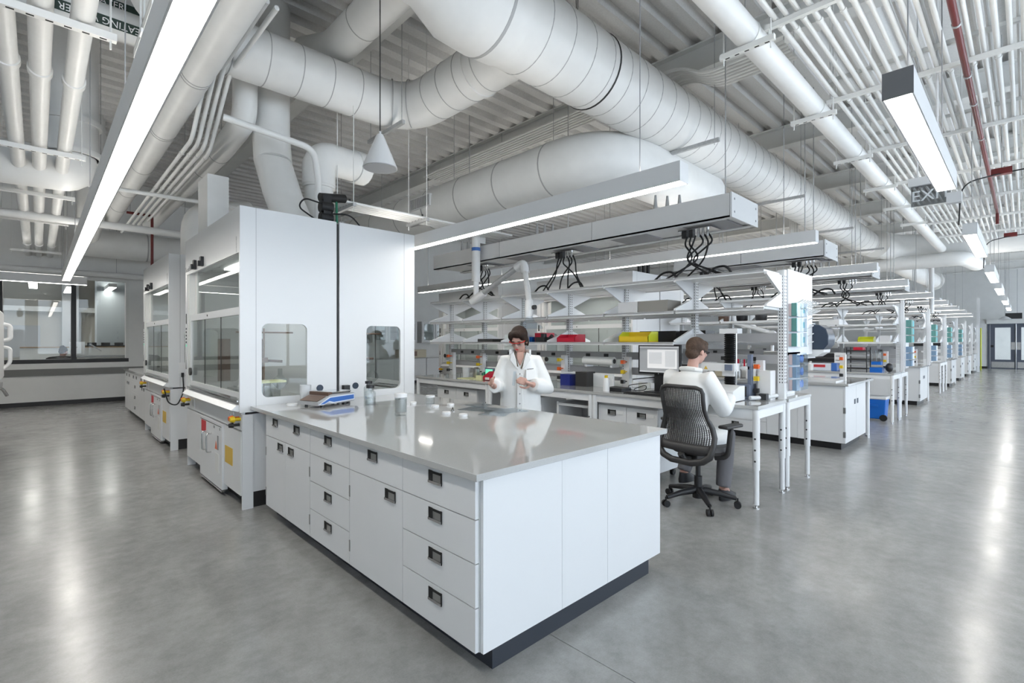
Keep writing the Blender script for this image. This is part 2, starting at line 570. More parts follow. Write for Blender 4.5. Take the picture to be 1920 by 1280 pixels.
# -- linear pendant lights
def pendant(name, label, axis, c, a0, a1, zb, h=.14, w=.12, hang=2, cat='light', ends='housing_white', group='linear pendant lights'):
    # axis 'y': runs along Y at x=c ; axis 'x': runs along X at y=c
    def B(a, b, lo, hi, z0, z1):
        return MB().box(c + lo, c + hi, a, b, z0, z1) if axis == 'y' else MB().box(a, b, c + lo, c + hi, z0, z1)
    am = (a0 + a1) / 2
    loc = (c, am, zb) if axis == 'y' else (am, c, zb)
    t = thing(name, label, cat, loc, group=group)
    hs = B(a0 + .006, a1 - .006, -w / 2, -w / 2 + .008, zb, zb + h)
    for lo, hi, z0, z1 in ((w / 2 - .008, w / 2, zb, zb + h), (-w / 2 + .008, w / 2 - .008, zb + h - .008, zb + h)):
        q = B(a0 + .006, a1 - .006, lo, hi, z0, z1)
        hs.add(q.v, q.f)
    part(t, 'housing', hs, 'housing_white')
    part(t, 'diffuser', B(a0 + .006, a1 - .006, -w / 2 + .008, w / 2 - .008, zb + .003, zb + .009), 'diffuser')
    if cat == 'light': part(t, 'added_uplight', B(a0 + .05, a1 - .05, -w / 2 + .02, w / 2 - .02, zb + h, zb + h + .003), 'added_uplight')  # glowing strip added on top to brighten the ceiling
    part(t, 'end_cap', B(a0, a0 + .006, -w / 2, w / 2, zb, zb + h), ends)
    part(t, 'end_cap', B(a1 - .006, a1, -w / 2, w / 2, zb, zb + h), 'housing_white')
    for k in range(hang):
        p = a0 + .35 + (a1 - a0 - .7) * k / (hang - 1)
        q = (c, p) if axis == 'y' else (p, c)
        part(t, 'suspension_cable', MB().cyl((*q, zb + h), (*q, ZC + .05), .004, n=6), 'print_grey')
    return t
pendant('linear_pendant', 'very long linear pendant light hanging over the hood aisle', 'y', .375, .6, 12.4, 2.62, h=.16, hang=5)
for i, X in enumerate((3.25, 6.42, 9.75, 12.75, 16.7, 20.2, 23.7, 27.1, 30.5)):
    pendant('linear_pendant', 'long linear pendant light across the benches, %s one counted from the fume hoods' % ORD[i], 'y', X, 1.65, 9.8 if i else 7.4, 2.6 + (.02 if i else 0), hang=4 if i else 2)
for i, X in enumerate((3.42, 8.5, 13.4, 17.7, 23.2, 28.1)):
    pendant('aisle_pendant', 'short linear pendant light over the wide aisle, %s one towards the end doors' % ORD[i], 'x', .49, X, X + 2.44, 2.84, h=.15, w=.14, ends='housing_end_grey' if i == 0 else 'housing_white', group='aisle pendants')
for i, (xa, ya) in enumerate(((-.1, 17.2), (.65, 18.3), (1.5, 17.6))):
    pendant('office_light', 'slim linear light in the office ceiling, %s one counted from the dark mullion' % ORD[i], 'y', xa, ya, ya + 2.4, 3.0, w=.18, h=.1, group='office lights')
pendant('linear_pendant', 'linear pendant light hung parallel to the office window', 'x', 13.1, -3.2, .71, 2.62, h=.16)

# -- ducts
def seams(t, axis, c, a0, a1, step, r, m='seam_grey', name='seam', w=.008, tk=.004):
    ax = {'x': 0, 'y': 1, 'z': 2}[axis]
    p = list(c)
    p[ax] = a0
    s0 = part(t, name, MB().ring(p, axis, r - .001, w, tk, 32), m)
    k = 1
    while a0 + k * step < a1:
        d = [0, 0, 0]
        d[ax] = k * step
        inst(t, s0, d)
        k += 1
def rods(t, pts, z0, r=.005):
    for (x, y) in pts:
        part(t, 'hanger_rod', MB().cyl((x, y, z0), (x, y, ZC + .05), r, n=6), 'galvanised')

Y0, Z0, R0 = 3.23, 4.38, .385
t = thing('main_duct', 'largest round spiral duct running the length of the aisle', 'duct', (10, Y0, Z0 - R0))
part(t, 'shell', MB().tube([(3.0, Y0, Z0), (14.2, Y0, Z0)], R0, 40), 'duct_paint')
part(t, 'wye_fitting', MB().tube([(-.5, Y0 + .12, Z0 + .18), (1.6, Y0 + .06, Z0 + .12), (2.2, Y0 + .03, Z0 + .05), (2.45, Y0, Z0), (2.75, Y0, Z0), (3.0, Y0, Z0)], [.29, .29, .30, .40, .415, .40], 40), 'duct_paint')
part(t, 'coupling', MB().ring((2.78, Y0, Z0), 'x', R0 + .02, .03, .012, 40), 'seam_grey')
part(t, 'reducer', MB().tube([(14.2, Y0, Z0), (14.35, Y0, Z0), (14.8, Y0, Z0 - .02), (26, Y0, Z0 - .02)], [.40, .40, .34, .34], 36), 'duct_paint')
seams(t, 'x', (0, Y0, Z0), 3.25, 14.1, .31, R0)
seams(t, 'x', (0, Y0 + .09, Z0 + .15), .5, 1.5, .31, .30)
seams(t, 'x', (0, Y0, Z0 - .02), 15.2, 22, .5, .34)
part(t, 'coupling', MB().ring((4.27, Y0, Z0), 'x', R0, .018, .007, 40), 'print_black')
for xq in (7.6, 11.0, 14.3):
    part(t, 'coupling', MB().ring((xq, Y0, Z0), 'x', R0, .05, .009, 40), 'duct_paint')
part(t, 'hanger_cable', MB().tube([(4.02, Y0 - .05, ZC), (4.04, Y0, Z0 + R0), (4.06, Y0 + .05, ZC)], .005, 6), 'print_black')
for k, xq in enumerate((6.02, 9.4, 12.8, 16.2, 19.6)):
    s = part(t, 'trapeze_strut', MB().box(xq - .02, xq + .02, 2.6, 3.75, Z0 - R0 - .05, Z0 - R0 - .005), 'galvanised')
    rods(t, [(xq, 2.66), (xq, 3.7)], Z0 - R0 - .08)

t = thing('branch_duct', 'round duct with elbow joining the main duct above the fume hood', 'duct', (1.8, 5.5, 4.1))
bp = rpath([(.72, 5.5, ZC + .05), (.78, 5.5, 4.43), (3.45, 5.5, 4.43), (3.45, 3.3, 4.43)], .55, 8)
part(t, 'shell', MB().tube(bp, .27, 36), 'duct_paint')
seams(t, 'x', (0, 5.5, 4.43), 1.36, 2.85, .33, .271)
seams(t, 'y', (3.45, 0, 4.43), 3.95, 4.9, .3, .271)
part(t, 'coupling', MB().ring((3.45, 4.1, 4.43), 'y', .27, .05, .014, 36), 'duct_paint')
for q in (Vector((3.15, 5.43, 4.43)), Vector((3.33, 5.28, 4.43))):
    part(t, 'elbow_seam', MB().ring(q, Vector((1, -1 if q.x > 3.2 else -.5, 0)), .27, .012, .006, 32), 'seam_grey')
part(t, 'trapeze_strut', MB().box(3.1, 3.14, 5.1, 5.95, 4.07, 4.115), 'galvanised')
rods(t, [(3.12, 5.14), (3.12, 5.9)], 4.1)

t = thing('supply_duct', 'fat round duct with side grilles hung low over the first bench row', 'duct', (5, 6, 3.45))
part(t, 'shell', MB().tube(rpath([(5.0, 10.2, 3.78), (5.0, 3.55, 3.78), (7.6, 3.55, 3.78)], .75, 10), .365, 40), 'duct_paint')
seams(t, 'y', (5.0, 0, 3.78), 4.35, 9.9, .9, .366, w=.02)
part(t, 'grille', MB().box(4.615, 4.68, 6.75, 7.35, 3.72, 3.92), 'shelf_white')
for k in range(18):
    part(t, 'grille_slat', MB().box(4.608, 4.62, 6.775 + k * .031, 6.785 + k * .031, 3.735, 3.905), 'print_grey')
part(t, 'grille', MB().box(4.66, 4.75, 6.9, 7.5, 3.50, 3.56), 'print_grey')
rods(t, [(5.0, 4.4), (5.0, 6.6), (5.0, 9.0)], 3.9)

t = thing('cross_duct', 'round duct crossing above the wide aisle towards the windows', 'duct', (19, 1, 3.9))
part(t, 'shell', MB().tube(rpath([(17.4, 3.0, 4.3), (18.95, 2.6, 4.3), (19.0, -4.4, 4.3)], .7, 8), .385, 36), 'duct_paint')
seams(t, 'y', (19, 0, 4.3), -4.2, 1.8, .6, .386, w=.02)
part(t, 'lower_pipe', MB().tube(rpath([(18.3, 3.4, 3.78), (18.3, 1.2, 3.78), (20, 1.0, 3.78)], .25, 6), .2, 24), 'duct_paint')
rods(t, [(19, 1.2), (19, -1.0)], 4.6)
t = thing('end_duct', 'round duct stub ending in a flat flange near the end wall', 'duct', (28, 2.6, 3.9))
part(t, 'shell', MB().tube([(26, Y0, Z0 - .02), (27, Y0 - .1, Z0 - .05), (30, 3.0, 4.3)], .32, 28), 'duct_paint')
part(t, 'flange', MB().cyl((30, 3.0, 4.3), (30.08, 3.0, 4.3), .42, n=32), 'duct_paint')
rods(t, [(28.4, 3.05)], 4.5)

def pipe(name, label, path, r, m='duct_paint', cat='pipe', group=None, n=20, couplings=(), rad=.2, hang=None, cm='seam_grey', cw=.03, ct=.006):
    path = rpath(path, rad, 5) if len(path) > 2 else [Vector(p) for p in path]
    mid = path[len(path) // 2]
    t = thing(name, label, cat, tuple(mid), group=group)
    part(t, 'shell', MB().tube(path, r, n), m)
    for c, ax in couplings:
        part(t, 'coupling', MB().ring(c, ax, r - .001, cw, ct, n), cm)
    if hang:
        rods(t, hang, mid.z + r * .5)
    return t
# overhead pipes on the hood side
for i, (x, wd) in enumerate(((-.16, 'outermost'), (.01, 'middle'), (.2, 'third'))):
    pipe('insulated_pipe', ['white insulated pipe over the hood aisle, on the steel bench side', 'white insulated pipe over the hood aisle, middle one of three', 'white insulated pipe over the hood aisle, beside the long pendant light'][i],
         [(x, 1.2, 3.5), (x, 15.8, 3.5)], .060, group='three insulated pipes', n=24,
         couplings=[((x, q, 3.5), 'y') for q in (5.0 + i * .05, 8.1, 11.2, 14.0)], cm='duct_paint', cw=.08, ct=.012)
for i, y in enumerate((4.0, 6.85, 8.9, 10.9, 14.6)):
    t = thing('trapeze_rack', 'slotted steel trapeze under the three insulated pipes, %s counting towards the office window' % ORD[i], 'rack', (0, y, 3.38), group='pipe trapezes')
    part(t, 'strut', MB().box(-.42, .36, y - .022, y + .022, 3.385, 3.43), 'white_paint')
    for k in range(9 if i < 2 else 0):
        part(t, 'slot', MB().box(-.38 + k * .082, -.345 + k * .082, y - .007, y + .007, 3.3835, 3.386), 'slot_black')
    for x in (-.40, .33):
        part(t, 'hanger_rod', MB().cyl((x, y, 3.33), (x, y, ZC + .05), .006, n=6), 'white_paint')
pipe('round_duct', 'slender round duct running beside the long pendant light', [(1.02, 2.2, 3.88), (1.02, 12.8, 3.88)], .125, cat='duct', n=24, couplings=[((1.02, q, 3.88), 'y') for q in (5.1, 5.15, 6.7, 6.76, 8.3, 9.8, 11)], hang=[(1.02, 6), (1.02, 10)], cw=.012, ct=.004)
pipe('round_duct', 'round duct passing under the branch duct elbow run', [(1.66, 5.98, 5.3), (1.66, 6.02, 3.95), (1.66, 7.0, 3.88), (1.66, 12.5, 3.88)], .125, cat='duct', n=24, couplings=[((1.66, q, 3.88), 'y') for q in (7.1, 7.9, 9.5)], hang=[(1.66, 7)], cw=.012, ct=.004)
pipe('round_duct', 'wide round duct high under the deck above the branch duct', [(2.50, 1.5, 4.9), (2.50, 5.6, 4.9), (2.50, 6.4, 5.2)], .19, cat='duct', n=28, couplings=[((2.50, q, 4.9), 'y') for q in (2.2, 4.9)], hang=[(2.50, 4.0)], cw=.012, ct=.004)
t = thing('exhaust_riser', 'fat flanged exhaust riser behind the three insulated pipes', 'duct', (.28, 8, 3.75))
part(t, 'shell', MB().tube([(.28, 8, 3.72), (.28, 8, ZC + .05)], .27, 28), 'duct_paint')
part(t, 'flange', MB().cyl((.28, 8, 4.1), (.28, 8, 4.16), .30, n=28), 'duct_paint')
part(t, 'flange', MB().cyl((.28, 8, 3.72), (.28, 8, 3.78), .31, n=28), 'duct_paint')
part(t, 'elbow', MB().tube(rpath([(.28, 8, 3.74), (.28, 8, 3.55), (-.6, 8.1, 3.55)], .2, 6), .25, 24), 'duct_paint')
t = thing('exhaust_riser', 'elbowed exhaust riser further down the hood aisle', 'duct', (.62, 11.6, 3.4))
part(t, 'shell', MB().tube(rpath([(.69, 11.6, ZC + .05), (.69, 11.6, 3.75), (.69, 12.6, 3.58)], .4, 8), .195, 28), 'duct_paint')
part(t, 'flange', MB().cyl((.69, 11.6, 4.4), (.69, 11.6, 4.45), .22, n=28), 'duct_paint')
pipe('cross_pipe', 'white pipe crossing the hood aisle above the second fume hood', [(-.9, 10.45, 3.4), (3.3, 10.45, 3.4)], .06, hang=[(0, 10.45), (1.9, 10.45)])
pipe('cross_pipe', 'thin white pipe crossing the hood aisle high above the first hood', [(-.9, 8.6, 3.55), (2.6, 8.4, 3.55)], .028, hang=[(.6, 8.52)])
pipe('cross_pipe', 'white pipe along the head of the office window', [(-3.9, 15.6, 3.12), (3.2, 15.6, 3.12)], .07, hang=[(.4, 15.6), (1.4, 15.6)])
pipe('wall_duct', 'wide round duct running along the wall above the office window', [(.62, 14.8, 3.75), (4.4, 14.8, 3.75)], .32, cat='duct', n=28, couplings=[((1.9, 14.8, 3.75), 'x')], hang=[(1.2, 14.8), (3.4, 14.8)])
for i in range(4):
    x = 1.17 + i * .075
    pipe('conduit', 'thin white conduit bending upwards above the hood fronts, %s of four' % ORD[i], [(x, 4.2, 4.25 - .02 * i), (x, 5.3 + .08 * i, 4.2), (x, 6.1 + .1 * i, 3.62), (x, 12.2 - .5 * i, 3.62)], .021, group='hood aisle conduits', n=10, rad=.12, couplings=[((x, q, 3.62), 'y') for q in (6.6, 8.3)], cm='white_paint')
t = pipe('sprinkler_drop', 'red sprinkler pipe dropping above the second fume hood', [(1.1, 10.75, 3.72), (1.46, 10.75, 3.72), (1.46, 10.75, 2.75)], .022, 'red_pipe', n=10, rad=.05)
part(t, 'hanger_rod', MB().cyl((1.15, 10.75, 3.72), (1.15, 10.75, ZC + .05), .005, n=6), 'galvanised')

# risers and fittings over the first pair of hoods
t = thing('hood_exhaust', 'wide leaning white exhaust transition above the first fume hood', 'duct', (1.75, 5.75, 2.69))
def loft(rings):
    mb = MB()
    n = len(rings[0])
    vs = [p for r_ in rings for p in r_]
    fs = [(i * n + k, i * n + (k + 1) % n, (i + 1) * n + (k + 1) % n, (i + 1) * n + k) for i in range(len(rings) - 1) for k in range(n)]
    fs += [tuple(reversed(range(n))), tuple(range((len(rings) - 1) * n, len(rings) * n))]
    return mb.add(vs, fs)
def circ(c, r, n=24, sx=1, sy=1):
    return [(c[0] + r * sx * math.cos(2 * PI * k / n), c[1] + r * sy * math.sin(2 * PI * k / n), c[2]) for k in range(n)]
part(t, 'transition', loft([circ((1.95, 5.32, 2.69), .20, sx=.95, sy=1.2), circ((1.96, 5.70, 3.1), .205), circ((1.98, 6.1, 3.60), .205)]), 'duct_paint')
part(t, 'elbow', MB().tube(rpath([(1.98, 6.08, 3.56), (2.0, 6.22, 3.95), (2.02, 6.26, ZC + .05)], .3, 8), .205, 28), 'duct_paint')
t = thing('hood_exhaust', 'upright round exhaust with elbow above the rear fume hood', 'duct', (2.44, 5.9, 2.69))
part(t, 'riser', MB().tube([(2.44, 5.9, 2.69), (2.44, 5.9, 3.35)], .165, 28), 'duct_paint')
part(t, 'flange', MB().cyl((2.44, 5.9, 3.33), (2.44, 5.9, 3.37), .185, n=28), 'duct_paint')
part(t, 'elbow', MB().tube(rpath([(2.44, 5.9, 3.36), (2.44, 5.9, 3.72), (3.05, 6.1, 3.78)], .4, 8), .19, 28), 'duct_paint')
part(t, 'damper_box', MB().cyl((2.95, 6.07, 3.77), (3.12, 6.12, 3.78), .21, n=28), 'duct_paint')
pipe('vent_pipe', 'thin white vent pipe bending down beside the upright exhaust', [(1.35, 5.62, 3.76), (2.2, 5.46, 3.62), (2.26, 5.48, 3.3), (2.26, 5.5, 2.69)], .035, n=12, rad=.12)
solo('rectangular_duct', MB().box(1.40, 1.62, 6.50, 6.95, 2.69, 3.42), 'duct_paint', 'square white duct rising from the far end of the first hood', 'duct')
t = thing('hood_exhaust', 'round exhaust riser above the second fume hood', 'duct', (1.75, 9.0, 2.69))
part(t, 'riser', MB().tube(rpath([(1.75, 9.0, 2.69), (1.75, 9.0, 3.5), (2.6, 9.2, 3.7)], .3, 6), .17, 24), 'duct_paint')
t = thing('hose_manifold', 'black hose manifold standing on top of the fume hoods', 'manifold', (2.12, 4.95, 2.69))
part(t, 'stack', MB().box(2.08, 2.16, 4.91, 4.99, 2.69, 2.98).cyl((2.06, 4.95, 2.86), (2.18, 4.95, 2.86), .06).cyl((2.06, 4.95, 2.75), (2.18, 4.95, 2.75), .055).cyl((2.06, 4.95, 2.95), (2.34, 5.0, 3.0), .045), 'black_rubber')
part(t, 'green_tube', MB().cyl((2.24, 4.96, 2.69), (2.24, 4.97, 2.94), .013, n=8), 'green_plastic')
part(t, 'hose', MB().tube(rpath([(2.1, 4.93, 2.88), (1.88, 4.9, 2.9), (1.82, 4.9, 2.8), (2.02, 4.92, 2.70)], .12), .008, 8), 'black_rubber')
part(t, 'hose', MB().tube(rpath([(2.16, 4.95, 2.8), (2.36, 4.9, 2.82), (2.48, 4.9, 2.70)], .12), .008, 8), 'black_rubber')
for i in range(5):
    y = 5.42 + i * .075
    pipe('gas_line', 'thin white gas line hung behind the hose manifold, %s of five' % ORD[i], [(2.36 + .02 * i, y, 3.10), (5.2, y, 3.10)], .016, 'white_paint', n=10, group='hung gas lines')
for i, x in enumerate((2.62, 3.62)):
    t = thing('pipe_hanger', 'small slotted hanger under the gas lines, %s' % ('beside the hose manifold' if i == 0 else 'further from the hose manifold'), 'rack', (x, 5.57, 3.04), group='gas line hangers')
    part(t, 'strut', MB().box(x - .02, x + .02, 5.33, 5.82, 3.045, 3.083), 'galvanised')
    for y in (5.36, 5.79):
        part(t, 'hanger_rod', MB().cyl((x, y, 2.99), (x, y, ZC + .05), .005, n=6), 'white_paint')
    for k in range(5):
        part(t, 'pipe_clamp', MB().box(x - .012, x + .012, 5.455 + k * .075, 5.462 + k * .075, 3.08, 3.15), 'print_black')

t = thing('cone_pendant', 'grey cone shaped pendant hanging above the island worktop', 'pendant', (2.25, 4.08, 3.07))
part(t, 'shade', MB().lathe([(.155, 0), (.153, .012), (.036, .29), (.028, .305), (.010, .31), (.010, .335)], (2.25, 4.08, 3.07), 32), 'housing_white')
part(t, 'face', MB().cyl((2.25, 4.08, 3.066), (2.25, 4.08, 3.071), .145, n=32), 'rail_grey')
part(t, 'cable', MB().cyl((2.25, 4.08, 3.40), (2.25, 4.08, ZC + .05), .005, n=6), 'print_black')

# pipe and conduit racks over the wide aisle
t = pipe('insulated_pipe', 'white insulated pipe on short trapezes over the aisle edge', [(1.8, 1.63, 4.08), (18.2, 1.63, 4.08)], .105, n=28, couplings=[((q, 1.63, 4.08), 'x') for q in (4.3, 6.2, 8.0, 9.8, 11.5)], cm='duct_paint', cw=.02, ct=.008)
for i, x in enumerate((4.28, 6.15, 7.95, 9.75, 11.4, 13.2)):
    t = thing('pipe_trapeze', 'short slotted trapeze under the aisle pipe, %s along the aisle' % ORD[i], 'rack', (x, 1.62, 3.92), group='aisle pipe trapezes')
    part(t, 'strut', MB().box(x - .022, x + .022, 1.40, 1.84, 3.925, 3.97), 'white_paint')
    for k in range(5 if i < 3 else 0):
        part(t, 'slot', MB().box(x - .007, x + .007, 1.44 + k * .08, 1.475 + k * .08, 3.9235, 3.926), 'slot_black')
    for y in (1.43, 1.81):
        part(t, 'hanger_rod', MB().cyl((x, y, 3.87), (x, y, ZC + .05), .006, n=6), 'white_paint')
for i in range(22):
    y = 1.42 - i * .083
    if i == 12: continue
    z = 4.13
    r = .019 if i % 3 else .022
    pipe('conduit', 'white conduit in the dense rack over the wide aisle, %s' % (('%s from the insulated pipe' % ORD[i]) if i < 11 else ('%s past the red pipe' % ORD[i - 11])),
         [(.8, y, z), (17.6, y, z)], r, 'white_paint', n=10, group='rack of conduits over the aisle', couplings=[((q + .12 * (i % 2), y, z), 'x') for q in (4.5, 6.3, 8.3)], cm='white_paint', cw=.05, ct=.007)
pipe('sprinkler_pipe', 'dark red sprinkler pipe threading through the white conduits', [(1.0, .385, 4.03), (13.6, .385, 4.03), (13.6, .385, 3.8)], .026, 'red_pipe', n=12, couplings=[((q, .385, 4.03), 'x') for q in (5.3, 6.4, 7.2, 8.5)], cm='galvanised', rad=.05)
for i in range(10):
    y = 1.37 - i * .19
    pipe('upper_conduit', 'white conduit of the upper layer above the aisle rack, %s' % ('%s from the insulated pipe' % ORD[i]), [(.8, y, 4.35), (17.6, y, 4.35)], .017, 'white_paint', n=8, group='upper conduits')
for i, x in enumerate((2.5, 4.36, 6.2, 8.22, 10.2, 12.2, 14.2, 16.2)):
    t = thing('conduit_rack', 'long slotted rack strut carrying the aisle conduits, %s towards the end doors' % ORD[i], 'rack', (x, .6, 4.06), group='conduit rack struts')
    part(t, 'strut', MB().box(x - .02, x + .02, -.45, 1.50, 4.065, 4.106), 'white_paint')
    part(t, 'upper_strut', MB().box(x - .02, x + .02, -.45, 1.50, 4.29, 4.331), 'white_paint')
    for y in (-.40, .55, 1.47):
        part(t, 'hanger_rod', MB().cyl((x, y, 4.03), (x, y, ZC + .05), .006, n=6), 'white_paint')
# conduits that cross from the bench side into the rack
for i in range(7):
    x = 5.62 + i * .07
    pipe('conduit', 'white conduit crossing above the main duct, %s of seven' % ORD[i], [(x, 1.75, 4.62), (x, 2.6, 4.62), (x + .05, 2.95, 4.85), (x + .05, 8.5, 4.85)], .019, 'white_paint', n=8, group='crossing conduits', rad=.15)
# channel struts hung just under the deck
for i, (y, xa, xb) in enumerate(((2.25, 2.0, 6.3), (4.3, 3.2, 5.6), (2.35, 6.6, 10.2), (4.6, 6.0, 9.6), (2.3, 10.4, 15))):
    t = thing('channel_strut', 'grey slotted channel under the deck, %s' % ['above the aisle side of the main duct', 'between the branch and supply ducts', 'above the main duct past the first beam', 'over the second bench row', 'far along the aisle'][i], 'strut', ((xa + xb) / 2, y, 5.02), group='deck channels')
    part(t, 'channel', MB().box(xa, xb, y - .045, y - .018, 5.02, 5.08).box(xa, xb, y + .018, y + .045, 5.02, 5.08).box(xa, xb, y - .045, y + .045, 5.072, 5.08), 'housing_white')
    part(t, 'slot', MB().box(xa, xb, y - .018, y + .018, 5.055, 5.06), 'slot_black')
    for x in (xa + .4, xb - .4):
        part(t, 'hanger_rod', MB().cyl((x, y, 5.08), (x, y, ZC + .05), .005, n=6), 'galvanised')
# exit sign
t = thing('exit_sign', 'clear acrylic EXIT sign hanging beyond the first aisle pendant', 'sign', (6.35, .63, 2.86))
part(t, 'pane', MB().box(6.347, 6.353, .50, .80, 2.84, 3.04), 'sign_acrylic')
part(t, 'canopy', MB().box(6.31, 6.39, .48, .82, 3.04, 3.12), 'housing_white')
part(t, 'bracket', MB().box(6.31, 6.39, .42, .53, 2.82, 2.92), 'housing_white')
text(t, 'lettering', 'EXIT', 'acrylic_edge', .15, (6.343, .645, 2.935), (R(90), 0, R(-90)), .0015)
part(t, 'hanger_rod', MB().cyl((6.35, .6, 3.12), (6.35, .6, ZC + .05), .01, n=8), 'housing_white')
part(t, 'hanger_rod', MB().cyl((6.35, .75, 3.12), (6.35, .75, ZC + .05), .006, n=8), 'housing_white')
t = thing('exit_sign', 'small dark exit sign above the end doors', 'sign', (36.8, .2, 2.75))
part(t, 'panel', MB().box(36.8, 36.86, .12, .75, 2.68, 2.98), 'print_black')
part(t, 'hanger_rod', MB().cyl((36.83, .3, 2.98), (36.83, .3, ZC + .05), .012, n=6), 'galvanised')
part(t, 'dish', MB().lathe([(.0, 0), (.28, .03), (.12, .16), (.03, .2)], (36.75, .75, 2.62), 20), 'housing_white')
part(t, 'dish_rod', MB().cyl((36.75, .75, 2.8), (36.75, .75, ZC + .05), .012, n=6), 'galvanised')
# power drops over the aisle
for i, x in enumerate((8.9, 14.5)):
    t = thing('power_cord', 'black power cord with dark red box, %s' % ('above the second aisle pendant' if i == 0 else 'above the third aisle pendant'), 'cord', (x, .3, 3.7), group='aisle power cords')
    part(t, 'cord', MB().tube(rpath([(x, .62, 3.05), (x, .6, 3.6), (x + .3, .2, 3.72), (x + .5, -1.6, 3.8)], .2), .009, 8), 'black_rubber')
    part(t, 'box', MB().box(x + .25, x + .35, .12, .32, 3.70, 3.78), 'red_pipe')
    part(t, 'hanger_rod', MB().cyl((x + .3, .22, 3.78), (x + .3, .22, ZC + .05), .006, n=6), 'galvanised')

# labelled heating pipes high over the hood aisle
for i, (y, z, r, body) in enumerate(((5.98, 4.5, .14, 'HEATING WATER SUPPLY'), (6.32, 4.86, .12, 'HEATING WATER'))):
    t = thing('heating_pipe', ['white heating pipe with dark label band, the lower of two above the insulated pipes', 'white heating pipe with dark label band, the upper of two above the insulated pipes'][i], 'pipe', (-.8, y, z - r), group='labelled heating pipes')
    part(t, 'shell', MB().cyl((-3.9, y, z), (.78, y, z), r, n=28), 'duct_paint')
    n = Vector((0, -y, 1.49 - z)).normalized()
    x = Vector((-1, 0, 0)) if i == 0 else Vector((1, 0, 0))
    yv = n.cross(x)
    m = Matrix((x, yv, n)).transposed()
    c = Vector((.30, y, z)) + n * (r + .001)
    part(t, 'label_band', MB().cbox(c, (.95, .085, .004), m), 'label_green')
    text(t, 'lettering', body, 'white_plastic', .08, tuple(c + n * .003), m.to_euler(), .0005)
    for xq in (-2.4, -.6):
        part(t, 'hanger_rod', MB().cyl((xq, y, z + r), (xq, y, ZC + .05), .006, n=6), 'galvanised')
t = thing('channel_hanger', 'open white channel bracket hanging beside the long pendant light', 'bracket', (.5, 3.5, 3.3))
part(t, 'channel', MB().box(.44, .447, 3.25, 3.95, 3.30, 3.36).box(.493, .50, 3.25, 3.95, 3.30, 3.36).box(.44, .50, 3.25, 3.95, 3.355, 3.36), 'white_paint')
part(t, 'slot', MB().box(.455, .485, 3.27, 3.93, 3.350, 3.354), 'slot_black')
part(t, 'clip', MB().box(.43, .51, 3.55, 3.62, 3.285, 3.31), 'white_plastic')
part(t, 'hanger_rod', MB().cyl((.47, 3.75, 3.2), (.47, 3.75, ZC + .05), .006, n=6).cyl((.47, 3.9, 3.3), (.47, 3.9, ZC + .05), .006, n=6), 'white_paint')
# ================================================================ CABINETS
PULL = {}
def pulls(front, xf, spots, w=.105, h=.055):
    # recessed cup pulls on a front that faces -X; spots (y, z) are their centres
    for (y, z) in spots:
        key = (round(w, 3), round(h, 3))
        off = OFF[front.name]
        if key not in PULL:
            a = MB().box(-.004, .002, -w / 2, w / 2, -h / 2, h / 2).mesh('pull', (0, 0, 0))
            b = MB().box(-.006, -.004, -w / 2 - .003, -w / 2 + .006, -h / 2 - .004, h / 2 + .004).box(-.006, -.004, w / 2 - .030, w / 2 + .003, -h / 2 + .004, h / 2 + .004) \
                .box(-.006, -.004, -w / 2, w / 2, h / 2 - .010, h / 2 + .002).mesh('pull_shade', (0, 0, 0))  # flat black bars painted for the shade inside the cup
            c = MB().box(-.012, -.004, -w / 2, w / 2, -h / 2 - .002, -h / 2 + .010).mesh('pull_lip', (0, 0, 0))
            a.materials.append(M['pull_steel'])
            b.materials.append(M['slot_black'])
            c.materials.append(M['chrome'])
            PULL[key] = (a, b, c)
        for nm, me in zip(('pull', 'pull_shade', 'pull_lip'), PULL[key]):
            o = bpy.data.objects.new(nm, me)
            C.objects.link(o)
            o.parent = front
            o.location = (xf - off[0], y - off[1], z - off[2])
def base_cabinet(label, xf, xb, y0, y1, fronts, z0=.10, z1=.878, name='base_cabinet', group=None, hinges=(), m='lab_white', g=.0025, pw=.105, ph=.055):
    t = thing(name, label, 'cabinet', ((xf + xb) / 2, (y0 + y1) / 2, z0), group=group)
    part(t, 'body', MB().box(xf + .022, xb, y0 + .001, y1 - .001, z0, z1), m)
    for (kind, a, b, c, d, pl) in fronts:
        f = part(t, kind, MB().box(xf, xf + .02, a + g, b - g, c + g, d - g), m)
        pulls(f, xf, pl, pw, ph)
    for (y, z) in hinges:
        part(t, 'hinge', MB().box(xf - .003, xf + .015, y - .006, y + .006, z - .035, z + .035), 'pull_steel')
    return t

